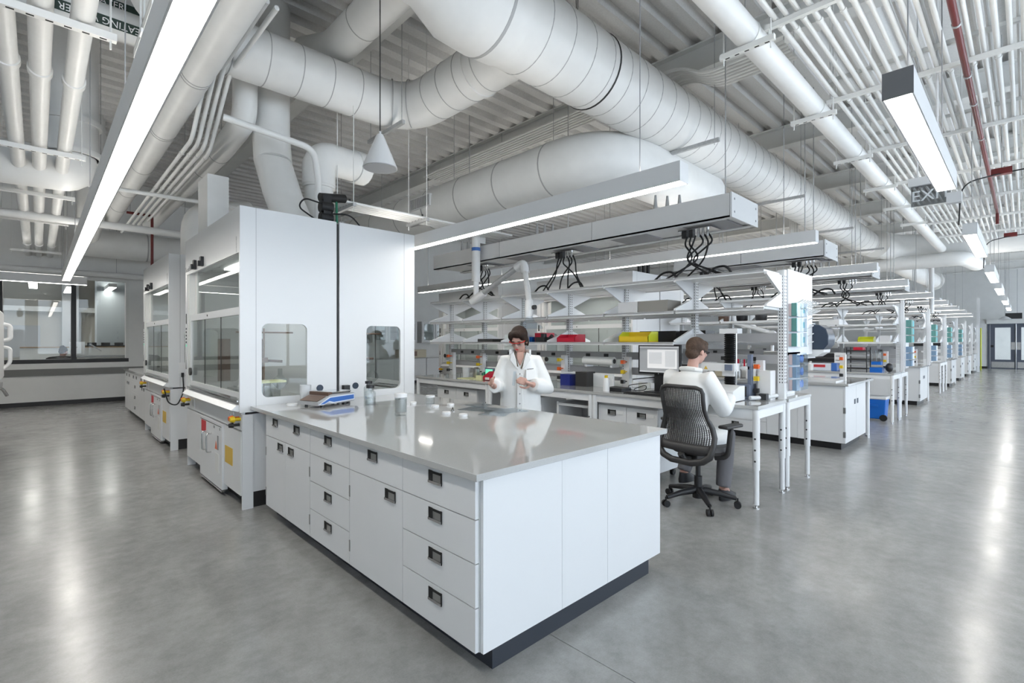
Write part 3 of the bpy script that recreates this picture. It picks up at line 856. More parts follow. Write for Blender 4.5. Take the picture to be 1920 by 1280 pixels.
# -- the island
IX = 1.40
ZT = .878
def four(y0, y1, zs=(.10, .301, .498, .695, .878)):
    ym = (y0 + y1) / 2
    return [('drawer', y0, y1, zs[k], zs[k + 1], [(ym, zs[k + 1] - .052)]) for k in range(4)]
base_cabinet('white four-drawer island cabinet at the corner beside the blank end panel', IX, 2.94, 1.69, 2.298, four(1.69, 2.298))
base_cabinet('white island cabinet with one drawer above a single wide door', IX, 2.94, 2.298, 2.919,
             [('drawer', 2.298, 2.919, .695, .878, [(2.62, .826)]), ('door', 2.298, 2.919, .10, .695, [(2.42, .643)])], hinges=[(2.916, .56), (2.916, .22)])
base_cabinet('white four-drawer island cabinet between two cabinets with doors', IX, 2.94, 2.919, 3.539, four(2.919, 3.539))
base_cabinet('white island cabinet with a two-pull drawer over two doors beside the hood', IX, 2.94, 3.539, 4.483,
             [('drawer', 3.539, 4.483, .695, .878, [(4.245, .826), (3.784, .826)]), ('door', 3.539, 4.02, .10, .695, [(3.90, .643)]), ('door', 4.02, 4.483, .10, .695, [(4.13, .643)])],
             hinges=[(3.545, .56), (3.545, .22), (4.478, .56), (4.478, .22)])
t = thing('end_cladding', 'blank white end of the island made of three flat panels', 'panel', (2.19, 1.68, .1))
for a, b in ((1.425, 1.961), (1.9635, 2.364), (2.3665, 2.952)):
    part(t, 'panel', MB().box(a, b, 1.667, 1.687, .10, ZT), 'panel_white')
solo('toe_kick', MB().box(1.49, 2.83, 1.68, 4.49, 0, .10), 'toe_black_reflecting', 'dark plinth under the white island', 'plinth')
solo('island_worktop', MB().box(1.365, 3.0, 1.642, 4.785, .882, .914), 'worktop_grey', 'large glossy grey worktop of the island', 'worktop', bev=.002)

# ================================================================ FUME HOODS
def hole_panel(x0, x1, z0, z1, hx0, hx1, hz0, hz1, r, ya, yb, n=6):
    inner, outer = [], []
    cx, cz = (hx0 + hx1) / 2, (hz0 + hz1) / 2
    w, h = hx1 - hx0, hz1 - hz0
    for (sx, sz, a0) in ((1, 1, 0), (-1, 1, 90), (-1, -1, 180), (1, -1, 270)):
        for k in range(n + 1):
            a = R(a0 + 90 * k / n)
            ca, sa = math.cos(a), math.sin(a)
            p = (cx + sx * (w / 2 - r) + r * ca, cz + sz * (h / 2 - r) + r * sa)
            inner.append(p)
            if abs(abs(ca) - abs(sa)) < 1e-6:
                outer.append((x1 if sx > 0 else x0, z1 if sz > 0 else z0))
            elif abs(ca) > abs(sa):
                outer.append((x1 if sx > 0 else x0, p[1]))
            else:
                outer.append((p[0], z1 if sz > 0 else z0))
    N = len(inner)
    vs = [(p[0], ya, p[1]) for p in inner] + [(p[0], ya, p[1]) for p in outer] + [(p[0], yb, p[1]) for p in inner] + [(p[0], yb, p[1]) for p in outer]
    fs = []
    for i in range(N):
        j = (i + 1) % N
        fs += [(i, j, N + j, N + i), (2 * N + j, 2 * N + i, 3 * N + i, 3 * N + j), (j, i, 2 * N + i, 2 * N + j), (N + i, N + j, 3 * N + j, 3 * N + i)]
    return MB().add(vs, fs)

def fume_hood(label, loc, rz, group='fume hoods'):
    t = thing('fume_hood', label, 'fume hood', loc, rz, group, local=True)
    D, Wd, H = .44, 1.11, 2.69
    fx = -D
    # base
    part(t, 'base', MB().box(fx + .05, D, -Wd + .02, Wd - .02, .14, .84), 'hood_white')
    for sy in (-1, 1):
        part(t, 'base_side', MB().box(fx + .02, fx + .11, min(sy * Wd, sy * (Wd - .02)), max(sy * Wd, sy * (Wd - .02)), .0, .84), 'hood_white')
    part(t, 'plinth', MB().box(fx + .10, D, -Wd + .03, Wd - .03, 0, .14), 'toe_black')
    part(t, 'service_strip', MB().box(fx + .02, fx + .05, -Wd + .03, Wd - .01, .70, .86), 'hood_white')
    for (a, b, c, nm) in ((-Wd + .03, -.53, .12, 'door'), (-.525, .37, .055, 'door'), (.375, Wd - .01, .12, 'door')):
        x_ = fx if nm == 'door' and c < .1 else fx + .015
        part(t, nm, MB().box(x_, fx + .05, a + .003, b - .003, c, .685), 'hood_white')
    for y in (-.12, .06):
        part(t, 'handle', MB().tube(rpath([(fx, y, .55), (fx - .045, y, .55), (fx - .045, y, .36), (fx, y, .36)], .03, 4), .008, 8), 'chrome')
    part(t, 'vent_slot', MB().box(fx - .001, fx + .004, -.5, .34, .655, .661), 'print_black')
    part(t, 'foot_trim', MB().box(fx - .004, fx + .04, -.52, .365, .035, .05), 'chrome')
    part(t, 'warning_label', MB().box(fx - .002, fx + .001, .10, .30, .53, .65), 'label_red')
    part(t, 'yellow_notice', MB().box(fx + .012, fx + .0155, -.83, -.58, .34, .50), 'label_yellow')
    part(t, 'white_notice', MB().box(fx - .002, fx + .001, -.42, -.28, .20, .38), 'paper')
    part(t, 'notice_print', MB().box(fx - .003, fx - .001, -.40, -.36, .42, .56).box(fx - .003, fx - .001, -.46, -.44, .62, .645).box(fx - .003, fx - .001, -.26, -.22, .62, .645), 'print_grey')
    part(t, 'hazard_triangle', MB().prism([(-.35, .42), (-.27, .42), (-.31, .50)], 'x', fx - .003, fx - .001), 'orange_plastic')
    for sy in (-1, 1):
        y = sy * (Wd - .10)
        for (dy, z, m, rr) in ((.0, .805, 'orange_plastic', .028), (-.045, .80, 'yellow_plastic', .03), (-.01, .745, 'black_plastic', .026)):
            part(t, 'valve_knob', MB().cyl((fx + .02, y + dy, z), (fx - .035, y + dy, z), rr * .5, n=10).cyl((fx - .03, y + dy, z), (fx - .065, y + dy, z), rr, rr * .7, n=8), m)
        sp = part(t, 'socket_plate', MB().box(fx + .014, fx + .02, y - .30 if sy > 0 else y + .16, y - .16 if sy > 0 else y + .30, .72, .84), 'white_plastic')
        for dy in (-.03, .03):
            q = y - sy * .23 + dy
            part(sp, 'socket', MB().box(fx + .012, fx + .015, q - .018, q + .018, .745, .815), 'card_white')
    # work surface, sill
    part(t, 'work_surface', MB().box(fx + .03, D, -Wd + .02, Wd - .02, .86, .905), 'worktop_grey')
    part(t, 'sill', MB().prism([(fx - .06, .885), (fx + .02, .86), (fx + .06, .90), (fx + .04, .93), (fx - .02, .925)], 'y', -Wd + .03, Wd - .15), 'hood_white')
    part(t, 'airfoil', MB().box(fx - .015, fx + .05, -Wd + .03, Wd - .15, .955, .968), 'chrome')
    # shell
    for sy in (-1, 1):
        ya, yb = (sy * Wd, sy * (Wd - .03)) if sy < 0 else (sy * (Wd - .03), sy * Wd)
        sp = part(t, 'side_panel', hole_panel(fx, D, .86, H, -.26, .147, .98, 1.655, .06, ya, yb), 'hood_white')
        part(sp, 'side_window', MB().box(-.27, .157, (ya + yb) / 2 - .003, (ya + yb) / 2 + .003, .97, 1.665), 'glass')
        part(sp, 'trim_line', MB().box(fx + .13, fx + .134, sy * Wd - .0008, sy * Wd + .0008, .86, H), 'rail_grey')
        part(sp, 'grommet', MB().cyl((.27, sy * Wd, 1.035), (.27, sy * (Wd + .006), 1.035), .033, n=20), 'navy_plastic')
    part(t, 'liner', MB().box(D - .06, D, -Wd + .03, Wd - .03, .905, H), 'hood_white')
    part(t, 'roof', MB().box(fx + .02, D - .06, -Wd + .03, Wd - .03, 2.34, 2.36).box(fx, D, -Wd + .03, Wd - .03, H - .02, H), 'hood_white')
    part(t, 'added_hood_lamp', MB().box(-.15, 0, -.6, .6, 2.325, 2.338), 'added_hood_lamp')  # unseen glowing strip added to brighten the hood interior
    part(t, 'header', MB().box(fx, fx + .025, -Wd + .03, Wd - .001, 2.28, H - .02), 'hood_white')
    text(t, 'lettering', 'Secuflow', 'print_grey', .085, (fx - .001, Wd - .17, 2.34), (R(90), 0, R(-90)), .0005)
    text(t, 'lettering_sub', 'WALDNER', 'print_grey', .03, (fx - .001, -Wd + .10, 2.36), (R(90), R(-90), R(-90)), .0005)
    for y in (.23, .56):
        part(t, 'latch', MB().box(fx - .03, fx, y - .035, y + .035, 2.30, 2.40).box(fx - .05, fx - .03, y - .01, y + .035, 2.30, 2.355), 'black_plastic')
    part(t, 'post', MB().box(fx, fx + .06, Wd - .10, Wd, .90, 2.28), 'hood_white')
    part(t, 'post', MB().box(fx + .005, fx + .06, Wd - .18, Wd - .115, .93, 2.28), 'white_paint')
    for k in range(6):
        part(t, 'indicator', MB().box(fx - .003, fx, Wd - .07, Wd - .03, 1.43 + k * .04, 1.452 + k * .04), 'print_black' if k else 'led_green')
    part(t, 'screen_strip', MB().box(fx - .003, fx, Wd - .07, Wd - .035, 1.70, 1.82), 'print_black')
    part(t, 'warning_mark', MB().prism([(Wd - .075, 1.16), (Wd - .02, 1.16), (Wd - .045, 1.27)], 'x', fx - .003, fx), 'print_grey')
    # sash
    sf = part(t, 'sash_frame', MB().box(fx + .012, fx + .045, -Wd + .03, Wd - .19, 1.73, 1.80).box(fx + .012, fx + .045, -Wd + .03, Wd - .19, .985, 1.03).box(fx + .012, fx + .045, Wd - .235, Wd - .19, 1.03, 1.73), 'hood_white')
    part(sf, 'sash_glass', MB().box(fx + .025, fx + .031, -Wd + .03, Wd - .235, 1.03, 1.73), 'glass_tint')
    part(sf, 'sash_bar', MB().box(fx + .02, fx + .024, .25, .262, 1.03, 1.73).box(fx + .02, fx + .024, -.40, -.388, 1.03, 1.73), 'print_black')
    part(sf, 'sash_knob', MB().cyl((fx + .01, Wd - .26, 1.14), (fx - .01, Wd - .26, 1.14), .045, n=18), 'charcoal_plastic')
    part(sf, 'sash_screw', MB().cyl((fx + .012, .1, 1.765), (fx + .008, .1, 1.765), .01, n=8), 'print_black')
    part(t, 'upper_glass', MB().box(fx + .055, fx + .061, -Wd + .03, Wd - .25, 1.78, 2.30), 'glass_tint')
    part(t, 'glass_frame', MB().box(fx + .05, fx + .07, Wd - .33, Wd - .25, 1.78, 2.30), 'white_paint')
    return t
h1 = fume_hood('tall white fume hood facing the hood aisle, standing against the island', (1.72, 5.90, 0), 0)
h2 = dup(h1, (1.72, 9.18, 0), 'tall white fume hood facing the hood aisle, closer to the office window', 0)
h3 = dup(h1, (2.63, 5.90, 0), 'rear fume hood back to back with the one against the island', PI)
h4 = dup(h1, (2.63, 9.18, 0), 'rear fume hood back to back with the one closer to the office window', PI)
solo('gap_filler', MB().box(2.165, 2.185, 4.80, 7.0, 0, 2.67), 'print_black', 'added black filler darkening the gap between the two hoods beside the island', 'strip')  # filler added so the open gap stays dark
# power socket between the hoods with its cord
t = thing('wall_socket', 'white power socket on the flank of the second fume hood', 'socket', (1.42, 8.06, 1.1))
part(t, 'plate', MB().box(1.39, 1.47, 8.06, 8.068, 1.05, 1.2), 'white_plastic')
part(t, 'plug', MB().box(1.42, 1.45, 8.03, 8.06, 1.0, 1.06), 'black_plastic')
part(t, 'cord', MB().tube(rpath([(1.435, 8.03, 1.03), (1.44, 7.98, .80), (1.36, 7.97, .62), (1.26, 7.98, .66), (1.22, 8.02, .86)], .12), .008, 8), 'black_rubber')

# cabinet run past the second hood
for i in range(3):
    ya = 10.32 + i * 1.0
    yb = ya + 1.0
    if i == 1:
        fr = [('drawer', ya, yb, .70, .878, [(ya + .3, .80), (ya + .7, .80)]), ('drawer', ya, yb, .50, .70, [(ya + .5, .62)]), ('drawer', ya, yb, .30, .50, [(ya + .5, .42)]), ('drawer', ya, yb, .10, .30, [(ya + .5, .22)])]
    else:
        fr = [('drawer', ya, yb, .70, .878, [(ya + .3, .80), (ya + .7, .80)]), ('door', ya, ya + .5, .10, .70, [(ya + .4, .64)]), ('door', ya + .5, yb, .10, .70, [(ya + .6, .64)])]
    base_cabinet('white base cabinet past the second fume hood, %s' % ['against the hood', 'middle of three with stacked drawers', 'closest to the office window wall'][i], 1.34, 1.94, ya, yb, fr, pw=.08, ph=.05)
solo('toe_kick', MB().box(1.42, 1.94, 10.32, 13.3, 0, .1), 'toe_black', 'black plinth under the cabinets past the second hood', 'plinth')
solo('side_worktop', MB().box(1.31, 1.95, 10.31, 13.33, .882, .914), 'worktop_grey', 'grey worktop on the cabinets past the second hood', 'worktop')
wc = struct('wall_chase', MB().box(1.95, 2.5, 10.31, 13.33, 0, 2.95), 'wall_paint')
struct('trim_3', MB().box(1.945, 1.95, 11.8, 11.815, .92, 2.95), 'rail_grey')
t = thing('wall_controller', 'grey control box with screen above the side worktop', 'controller', (1.9, 10.7, 1.1))
part(t, 'case', MB().box(1.90, 1.95, 10.45, 10.85, 1.05, 1.45), 'rail_grey')
part(t, 'screen', MB().box(1.896, 1.90, 10.5, 10.8, 1.18, 1.36), 'paper')
for i, z in enumerate((1.56, 1.75)):
    solo('gas_alarm', MB().box(1.91, 1.95, 10.5, 10.68, z, z + .09), 'black_plastic', 'small black alarm box on the chase wall, %s one' % ('lower', 'upper')[i], 'alarm', 'gas alarms')

# steel table and oven on the other flank of the hood aisle
t = thing('steel_table', 'stainless steel bench at the picture edge across from the hoods', 'table', (-.85, 9.0, 0))
part(t, 'top', MB().box(-1.4, -.36, 7.4, 10.0, .86, .92), 'steel')
part(t, 'body', MB().box(-1.4, -.42, 7.45, 9.95, .10, .86), 'steel')
part(t, 'plinth', MB().box(-1.4, -.5, 7.5, 9.9, 0, .1), 'toe_black')
part(t, 'door', MB().box(-.42, -.40, 8.9, 9.94, .15, .62), 'steel')
part(t, 'spout', MB().tube(rpath([(-.55, 9.7, .80), (-.36, 9.72, .86), (-.31, 9.76, .74)], .05), .02, 8), 'chrome')
t = thing('drying_oven', 'white lab oven on the steel bench at the picture edge', 'oven', (-.9, 9.0, .92))
part(t, 'body', MB().box(-1.4, -.51, 8.2, 9.55, .95, 1.88), 'white_plastic', bev=.01)
part(t, 'door', MB().box(-.50, -.33, 8.22, 9.53, 1.0, 1.88), 'white_plastic', bev=.03)
part(t, 'handle', MB().tube(rpath([(-.34, 9.4, 1.72), (-.27, 9.42, 1.70), (-.27, 9.42, 1.52), (-.34, 9.4, 1.50)], .06), .028, 10), 'white_plastic')
part(t, 'handle', MB().tube(rpath([(-.34, 9.4, 1.42), (-.27, 9.42, 1.40), (-.27, 9.42, 1.20), (-.34, 9.4, 1.12)], .06), .022, 10), 'white_plastic')
part(t, 'foot', MB().box(-1.35, -.45, 8.25, 9.5, .92, .95), 'black_plastic')
solo('hung_monitor', MB().tube([(-.44, 8.55, 2.3), (-.44, 8.55, 2.42), (-.44, 8.55, 2.6)], [.05, .09, .03], 14), 'charcoal_plastic', 'dark round device at the picture edge above the oven', 'device')
# ================================================================ BENCHES
BX = [4.60, 7.90, 11.10, 14.75, 18.25, 21.75, 25.2, 28.6, 32.0]
def row(i):
    return '%s bench row' % ORD[i]
TB = {}
def lab_table(label, x0, x1, y0, y1, group=None):
    key = (round(x1 - x0, 3), round(y1 - y0, 3))
    cx, cy = (x0 + x1) / 2, (y0 + y1) / 2
    if key in TB:
        return dup(TB[key], (cx, cy, 0), label, group=group)
    t = thing('lab_table', label, 'table', (cx, cy, 0), group=group)
    part(t, 'top', MB().box(x0, x1, y0, y1, .882, .914), 'worktop_grey', bev=.002)
    part(t, 'apron', MB().box(x0 + .02, x1 - .02, y0 + .01, y0 + .04, .80, .881).box(x0 + .02, x1 - .02, y1 - .04, y1 - .01, .80, .881)
         .box(x0 + .02, x0 + .05, y0 + .04, y1 - .04, .80, .881).box(x1 - .05, x1 - .02, y0 + .04, y1 - .04, .80, .881), 'shelf_white')
    for x in (x0 + .035, x1 - .035):
        for y in (y0 + .03, y1 - .03):
            l = part(t, 'leg', MB().cyl((x, y, .34), (x, y, .88), .030, n=16).cyl((x, y, .03), (x, y, .35), .024, n=16), 'shelf_white')
            part(l, 'foot', MB().cyl((x, y, 0), (x, y, .008), .028, n=14).cyl((x, y, .008), (x, y, .035), .008, n=8), 'chrome')
            if y < cy:
                part(l, 'adjustment_holes', MB().cyl((x - .031, y, .42), (x + .031, y, .42), .009, n=8).cyl((x - .031, y, .52), (x + .031, y, .52), .009, n=8).cyl((x - .031, y, .62), (x + .031, y, .62), .009, n=8), 'print_black')
    TB[key] = t
    return t

SHELF = {}
def shelving(i, xs, y0, nb, bay=.915, levels=None, near=True):
    # spine of slotted posts with brackets and shelves on both sides
    t = thing('shelving_frame', 'white slotted shelving frame with bracketed shelves along the %s' % row(i), 'shelving', (xs, y0 + nb * bay / 2, .914), group='bench shelving frames')
    L = (t.location.x, t.location.y, t.location.z)
    off = OFF[t.name]
    def proto(key, mbf, m):
        if key not in SHELF:
            me = mbf().mesh(key, (0, 0, 0))
            me.materials.append(M[m])
            SHELF[key] = me
        return SHELF[key]
    def put(name, me, x, y, z, flip=False, par=None):
        o = bpy.data.objects.new(name, me)
        C.objects.link(o)
        o.parent = par or t
        o.location = (x - off[0], y - off[1], z - off[2])
        if flip: o.rotation_euler = (0, 0, PI)
        OFF[o.name] = off
        return o
    post = proto('post', lambda: MB().box(-.035, .035, -.03, .03, 0, 1.29), 'shelf_white')
    def slotm():
        mb = MB()
        for k in range(34):
            for s in (-1, 1):
                mb.box(s * .018 - .005, s * .018 + .005, -.0312, -.030, .16 + k * .032, .176 + k * .032)
                mb.box(-.0362, -.035, s * .012 - .004, s * .012 + .004, .16 + k * .032, .176 + k * .032)
        return mb
    slots = proto('post_slots', slotm, 'print_black')
    # brackets: triangular plates hanging under (top) or rising above a shelf
    bdown = proto('bracket_down', lambda: MB().prism([(-.03, 0), (-.46, 0), (-.46, -.025), (-.03, -.20)], 'y', -.012, .012), 'shelf_white')
    bup = proto('bracket_up', lambda: MB().prism([(-.03, .0), (-.46, .0), (-.46, .02), (-.03, .16)], 'y', -.012, .012), 'shelf_white')
    board = proto('shelf_%d' % round(bay * 1000), lambda: MB().box(-.47, -.04, .014, bay - .014, 0, .022).box(-.47, -.455, .014, bay - .014, -.012, .022), 'shelf_white')
    rail = proto('rail_%d' % round(bay * 1000), lambda: MB().box(-.03, .03, .03, bay - .03, -.045, .045), 'rail_grey')
    box = proto('outlet', lambda: MB().box(-.034, -.029, -.035, .035, -.02, .02), 'print_black')
    LV = (2.15, 1.80, 1.46)
    for k in range(nb + 1):
        y = y0 + k * bay
        p = put('post', post, xs, y, .914)
        if near or k < 2:
            put('post_slots', slots, xs, y, .914, par=p)
            OFF[p.name] = off
            p.children[0].location = (0, 0, 0)
        for s in (False, True):
            put('bracket', bdown, xs, y, LV[0], s)
            put('bracket', bup, xs, y, LV[1] + .022, s)
            if not (i == 0 and k == 0):
                put('bracket', bup, xs, y, LV[2] + .022, s)
    for k in range(nb):
        y = y0 + k * bay
        for s in (False, True):
            yy = y + bay if s else y
            put('shelf', board, xs, yy, LV[0], s)
            put('shelf', board, xs, yy, LV[1], s)
            if not (i == 0 and k == 0 and not s):
                put('shelf', board, xs, yy, LV[2], s)
        put('power_rail', rail, xs, y, 1.31)
        put('back_rail', rail, xs, y, 1.53 if i == 0 and k == 0 else 1.12)
        put('outlet', box, xs, y + bay * .3, 1.31)
        put('outlet', box, xs, y + bay * .62, 1.31)
    return t

def mobile_cabinet(label, xf, y0, y1, cols=2, depth=.52, group='mobile drawer cabinets', z0=.10, z1=.765):
    t = thing('mobile_cabinet', label, 'cabinet', (xf + depth / 2, (y0 + y1) / 2, 0), group=group)
    part(t, 'body', MB().box(xf + .022, xf + depth, y0, y1, z0, z1), 'lab_white')
    part(t, 'top_lip', MB().box(xf + .002, xf + depth, y0, y1, z1, z1 + .03), 'rail_grey')
    w = (y1 - y0) / cols
    for c in range(cols):
        a, b = y0 + c * w, y0 + (c + 1) * w
        zs = (z0, z0 + .31, z0 + .47, z1)
        for k in range(3):
            f = part(t, 'drawer', MB().box(xf, xf + .02, a + .003, b - .003, zs[k] + .003, zs[k + 1] - .003), 'lab_white')
            pulls(f, xf, [((a + b) / 2, zs[k + 1] - .075)])
            part(f, 'label_holder', MB().box(xf - .004, xf, a + .04, a + .14, zs[k + 1] - .085, zs[k + 1] - .055).box(xf - .005, xf - .004, a + .05, a + .13, zs[k + 1] - .088, zs[k + 1] - .085), 'white_plastic')
    for x in (xf + .07, xf + depth - .07):
        for y in (y0 + .07, y1 - .07):
            cs = part(t, 'caster', MB().cyl((x, y - .018, .035), (x, y + .018, .035), .035, n=16), 'black_rubber')
            part(cs, 'fork', MB().box(x - .015, x + .015, y - .022, y + .022, .035, .10), 'charcoal_plastic')
    return t

MOD = 1.833
def bench_tables(i, x0, n):
    for k in range(n):
        ya = 1.64 + k * MOD
        lab_table('grey-topped white lab table, front side of the %s, %s' % (row(i), ('at the aisle end', 'second from the aisle', 'third from the aisle')[k]), x0, x0 + .745, ya, ya + MOD, 'lab tables')
        lab_table('grey-topped white lab table, rear side of the %s, %s' % (row(i), ('at the aisle end', 'second from the aisle', 'third from the aisle')[k]), x0 + .815, x0 + 1.56, ya, ya + MOD, 'lab tables')
def bench_cabinets(i, x0, n):
    y = 1.69
    t = thing('end_cabinet', 'white end cabinet with two doors facing the aisle on the %s' % row(i), 'cabinet', (x0 + .62, 1.95, .1), group='bench end cabinets')
    part(t, 'body', MB().box(x0, x0 + 1.22, 1.715, 2.28, .10, .878), 'lab_white')
    for a, b, px in ((x0 + .002, x0 + .608, x0 + .53), (x0 + .613, x0 + 1.218, x0 + .69)):
        d = part(t, 'door', MB().box(a, b, 1.693, 1.713, .102, .876), 'panel_white')
        part(d, 'pull', MB().box(px - .035, px + .035, 1.688, 1.693, .60, .67), 'navy_plastic')
    for z in (.22, .55):
        part(t, 'hinge', MB().box(x0 - .004, x0 + .012, 1.69, 1.72, z - .04, z + .04), 'pull_steel')
    y = 2.28
    for k in range(n + 1):
        wd = .42 if k == 0 else .92
        ya, yb = y, y + wd
        y = yb
        ym = (ya + yb) / 2
        if k == 0:
            fr = [('panel', ya, yb, .10, .878, [])]
        else:
            fr = [('drawer', ya, yb, .70, .878, [(ym, .81)]), ('drawer', ya, yb, .49, .70, [(ym, .63)]), ('drawer', ya, yb, .28, .49, [(ym, .42)]), ('drawer', ya, yb, .10, .28, [(ym, .21)])]
        base_cabinet('white base cabinet of the %s, %s' % (row(i), ('blank one beside the end cabinet', 'drawer unit second from the aisle', 'drawer unit third from the aisle', 'drawer unit fourth from the aisle')[k]), x0, x0 + .7, ya, yb, fr)
    Ye = y
    solo('toe_kick', MB().box(x0 + .08, x0 + 1.15, 1.76, Ye, 0, .10), 'toe_black', 'dark plinth under the cabinets of the %s' % row(i), 'plinth', 'bench plinths')
    solo('bench_worktop', MB().box(x0 - .03, x0 + 1.56, 1.655, Ye + .02, .882, .914), 'worktop_grey', 'grey worktop of the %s' % row(i), 'worktop', 'bench worktops', bev=.002)
    for k, y in enumerate((1.72, Ye - .05)):
        t = thing('worktop_leg', 'white adjustable leg holding up the worktop of the %s, %s' % (row(i), ('aisle end', 'inner end')[k]), 'leg', (x0 + 1.50, y, 0), group='worktop legs')
        part(t, 'post', MB().cyl((x0 + 1.50, y, .02), (x0 + 1.50, y, .881), .028, n=14), 'shelf_white')
        part(t, 'foot', MB().cyl((x0 + 1.50, y, 0), (x0 + 1.50, y, .02), .03, n=12), 'chrome')

for i, x0 in enumerate(BX):
    xs = x0 + .78
    if i in (0, 2, 4):
        bench_tables(i, x0, 3 if i < 3 else 1)
    else:
        bench_cabinets(i, x0, 2)
    shelving(i, xs, 2.62 if i == 1 else 1.69, (6, 2, 3, 2, 2, 1, 1, 1, 1)[i], near=i < 3)
    # tall end board of the spine facing the aisle
    if i > 1:
        solo('end_board', MB().box(xs - .035, xs + .035, 1.60, 1.655, .915, 2.28), 'shelf_white', 'white board on the aisle end of the shelving, %s' % row(i), 'board', 'shelving end boards')

# far bench end by the doors: tall white post with yellow edge
solo('tall_post', MB().box(33.0, 33.08, 1.55, 1.65, 0, 3.6), 'shelf_white', 'tall white post standing before the end wall', 'post')
solo('yellow_rod', MB().cyl((35.5, 1.62, 0), (35.5, 1.62, 2.2), .03, n=8), 'lime_plastic', 'yellow rod standing beside the tall white post', 'rod')

# drawer cabinets under the table benches
mobile_cabinet('white mobile cabinet with double drawers under the table beside the seated person', 4.68, 2.67, 3.43)
mobile_cabinet('white mobile cabinet with double drawers under the farthest table of the first row', 4.68, 5.62, 6.62)
mobile_cabinet('white mobile cabinet hiding behind the standing person', 4.68, 4.35, 4.85, cols=1)
mobile_cabinet('white mobile drawer cabinet under the third bench row at the aisle', 11.3, 2.3, 3.2)
t = thing('open_cabinet', 'open white under-bench cubby with dark inside beside the drawer cabinet', 'cabinet', (4.95, 3.75, 0))
part(t, 'shell', MB().box(4.70, 5.2, 3.50, 3.53, .1, .74).box(4.70, 5.2, 4.05, 4.08, .1, .74).box(4.70, 5.2, 3.53, 4.05, .1, .13).box(5.17, 5.2, 3.53, 4.05, .13, .74), 'lab_white')
part(t, 'tray', MB().box(4.69, 5.1, 3.54, 4.04, .70, .73), 'white_plastic')
part(t, 'mat', MB().box(4.71, 5.15, 3.54, 4.04, .30, .33), 'black_plastic')
part(t, 'caster', MB().cyl((4.8, 3.56, .05), (4.8, 3.6, .05), .05, n=12).cyl((5.1, 3.98, .05), (5.1, 4.02, .05), .05, n=12), 'black_rubber')

# ================================================================ SERVICE CARRIERS
def carrier(i, xa, xb, ya, yb, drops, segs=2, full=True):
    t = thing('service_carrier', 'white overhead service carrier with hose drops above the %s' % row(i), 'carrier', ((xa + xb) / 2, (ya + yb) / 2, 2.735), group='overhead service carriers')
    n = segs
    w = (yb - ya - .02) / n
    for k in range(n):
        a = ya + .02 + k * w
        part(t, 'body', MB().box(xa, xa + .02, a + .004, a + w - .004, 2.735, 2.975).box(xb - .02, xb, a + .004, a + w - .004, 2.735, 2.975).box(xa + .02, xb - .02, a + .004, a + w - .004, 2.76, 2.775).box(xa, xa + .10, a + .004, a + w - .004, 2.735, 2.75).box(xb - .10, xb, a + .004, a + w - .004, 2.735, 2.75), 'housing_white')
    cp = part(t, 'end_cap', MB().box(xa - .004, xb + .004, ya, ya + .018, 2.73, 2.98), 'panel_white')
    for sx in (xa + .06, xb - .06):
        for z in (2.79, 2.92):
            part(cp, 'screw', MB().cyl((sx, ya - .003, z), (sx, ya, z), .012, n=8), 'print_grey')
    k = 0
    y = ya + .12
    while y < yb - .6 and k < (6 if full else 2):
        part(t, 'grey_panel', MB().box(xa + .11, xb - .11, y, y + .48, 2.745, 2.757), 'print_grey')
        y += .95
        k += 1
    for y in (ya + .3, (ya + yb) / 2, yb - .3):
        if 2.78 < y < 3.68: y = 3.75 if yb > 3.9 else 2.72
        for x in ((xb - .12,) if i == 0 else (xa + .12, xb - .12)):
            part(t, 'hanger_rod', MB().cyl((x, y, 2.97), (x, y, ZC + .05), .007, n=6), 'galvanised')
    xm = (xa + xb) / 2
    for di, y in enumerate(drops):
        part(t, 'outlet_plate', MB().box(xm - .12, xm + .12, y - .22, y + .16, 2.722, 2.735), 'chrome')
        for q in range(2):
            part(t, 'power_outlet', MB().box(xm - .03, xm + .03, y + .06 + q * .08 - .03, y + .06 + q * .08 + .02, 2.66, 2.722), 'black_plastic')
        for q in range(3):
            part(t, 'gas_nipple', MB().cyl((xm - .05, y - .05 - q * .05, 2.64), (xm - .05, y - .05 - q * .05, 2.722), .014, n=8), 'chrome')
        ends = [(-.24, .12), (-.16, .28), (-.08, -.34), (-.24, -.24), (.10, .2), (.05, -.28)]
        for q in range(6 if full else 4):
            ex, ey = ends[q]
            sy = y + .10 - q * .05
            pth = rpath([(xm - .02, sy, 2.67), (xm - .04, sy + (.02 if q < 3 else -.06), 2.58), (xm + ex * .5, y + ey * (.6 if di % 2 else -.35), 2.40), (xm + ex, y + ey, 2.2)], .12, 5)
            part(t, 'hose', MB().tube(pth, .010, 8), 'black_rubber')
        for q in range(2):
            a = y + (.25 if q else -.35)
            part(t, 'hose', MB().tube(rpath([(xm - .2, a - .12, 2.185), (xm - .2, a - .07, 2.27), (xm - .2, a + .05, 2.27), (xm - .2, a + .16, 2.185)], .1), .012, 8), 'black_rubber')
    for y in drops:
        part(t, 'riser_valve', MB().cyl((xm - .1, y + .3, 2.97), (xm - .1, y + .3, 3.16), .03, .012, n=10).cyl((xm - .1, y + .45, 2.97), (xm - .1, y + .45, 3.2), .03, .012, n=10).cyl((xm - .1, y + .15, 2.97), (xm - .1, y + .15, 3.14), .03, .012, n=10), 'galvanised')
    return t
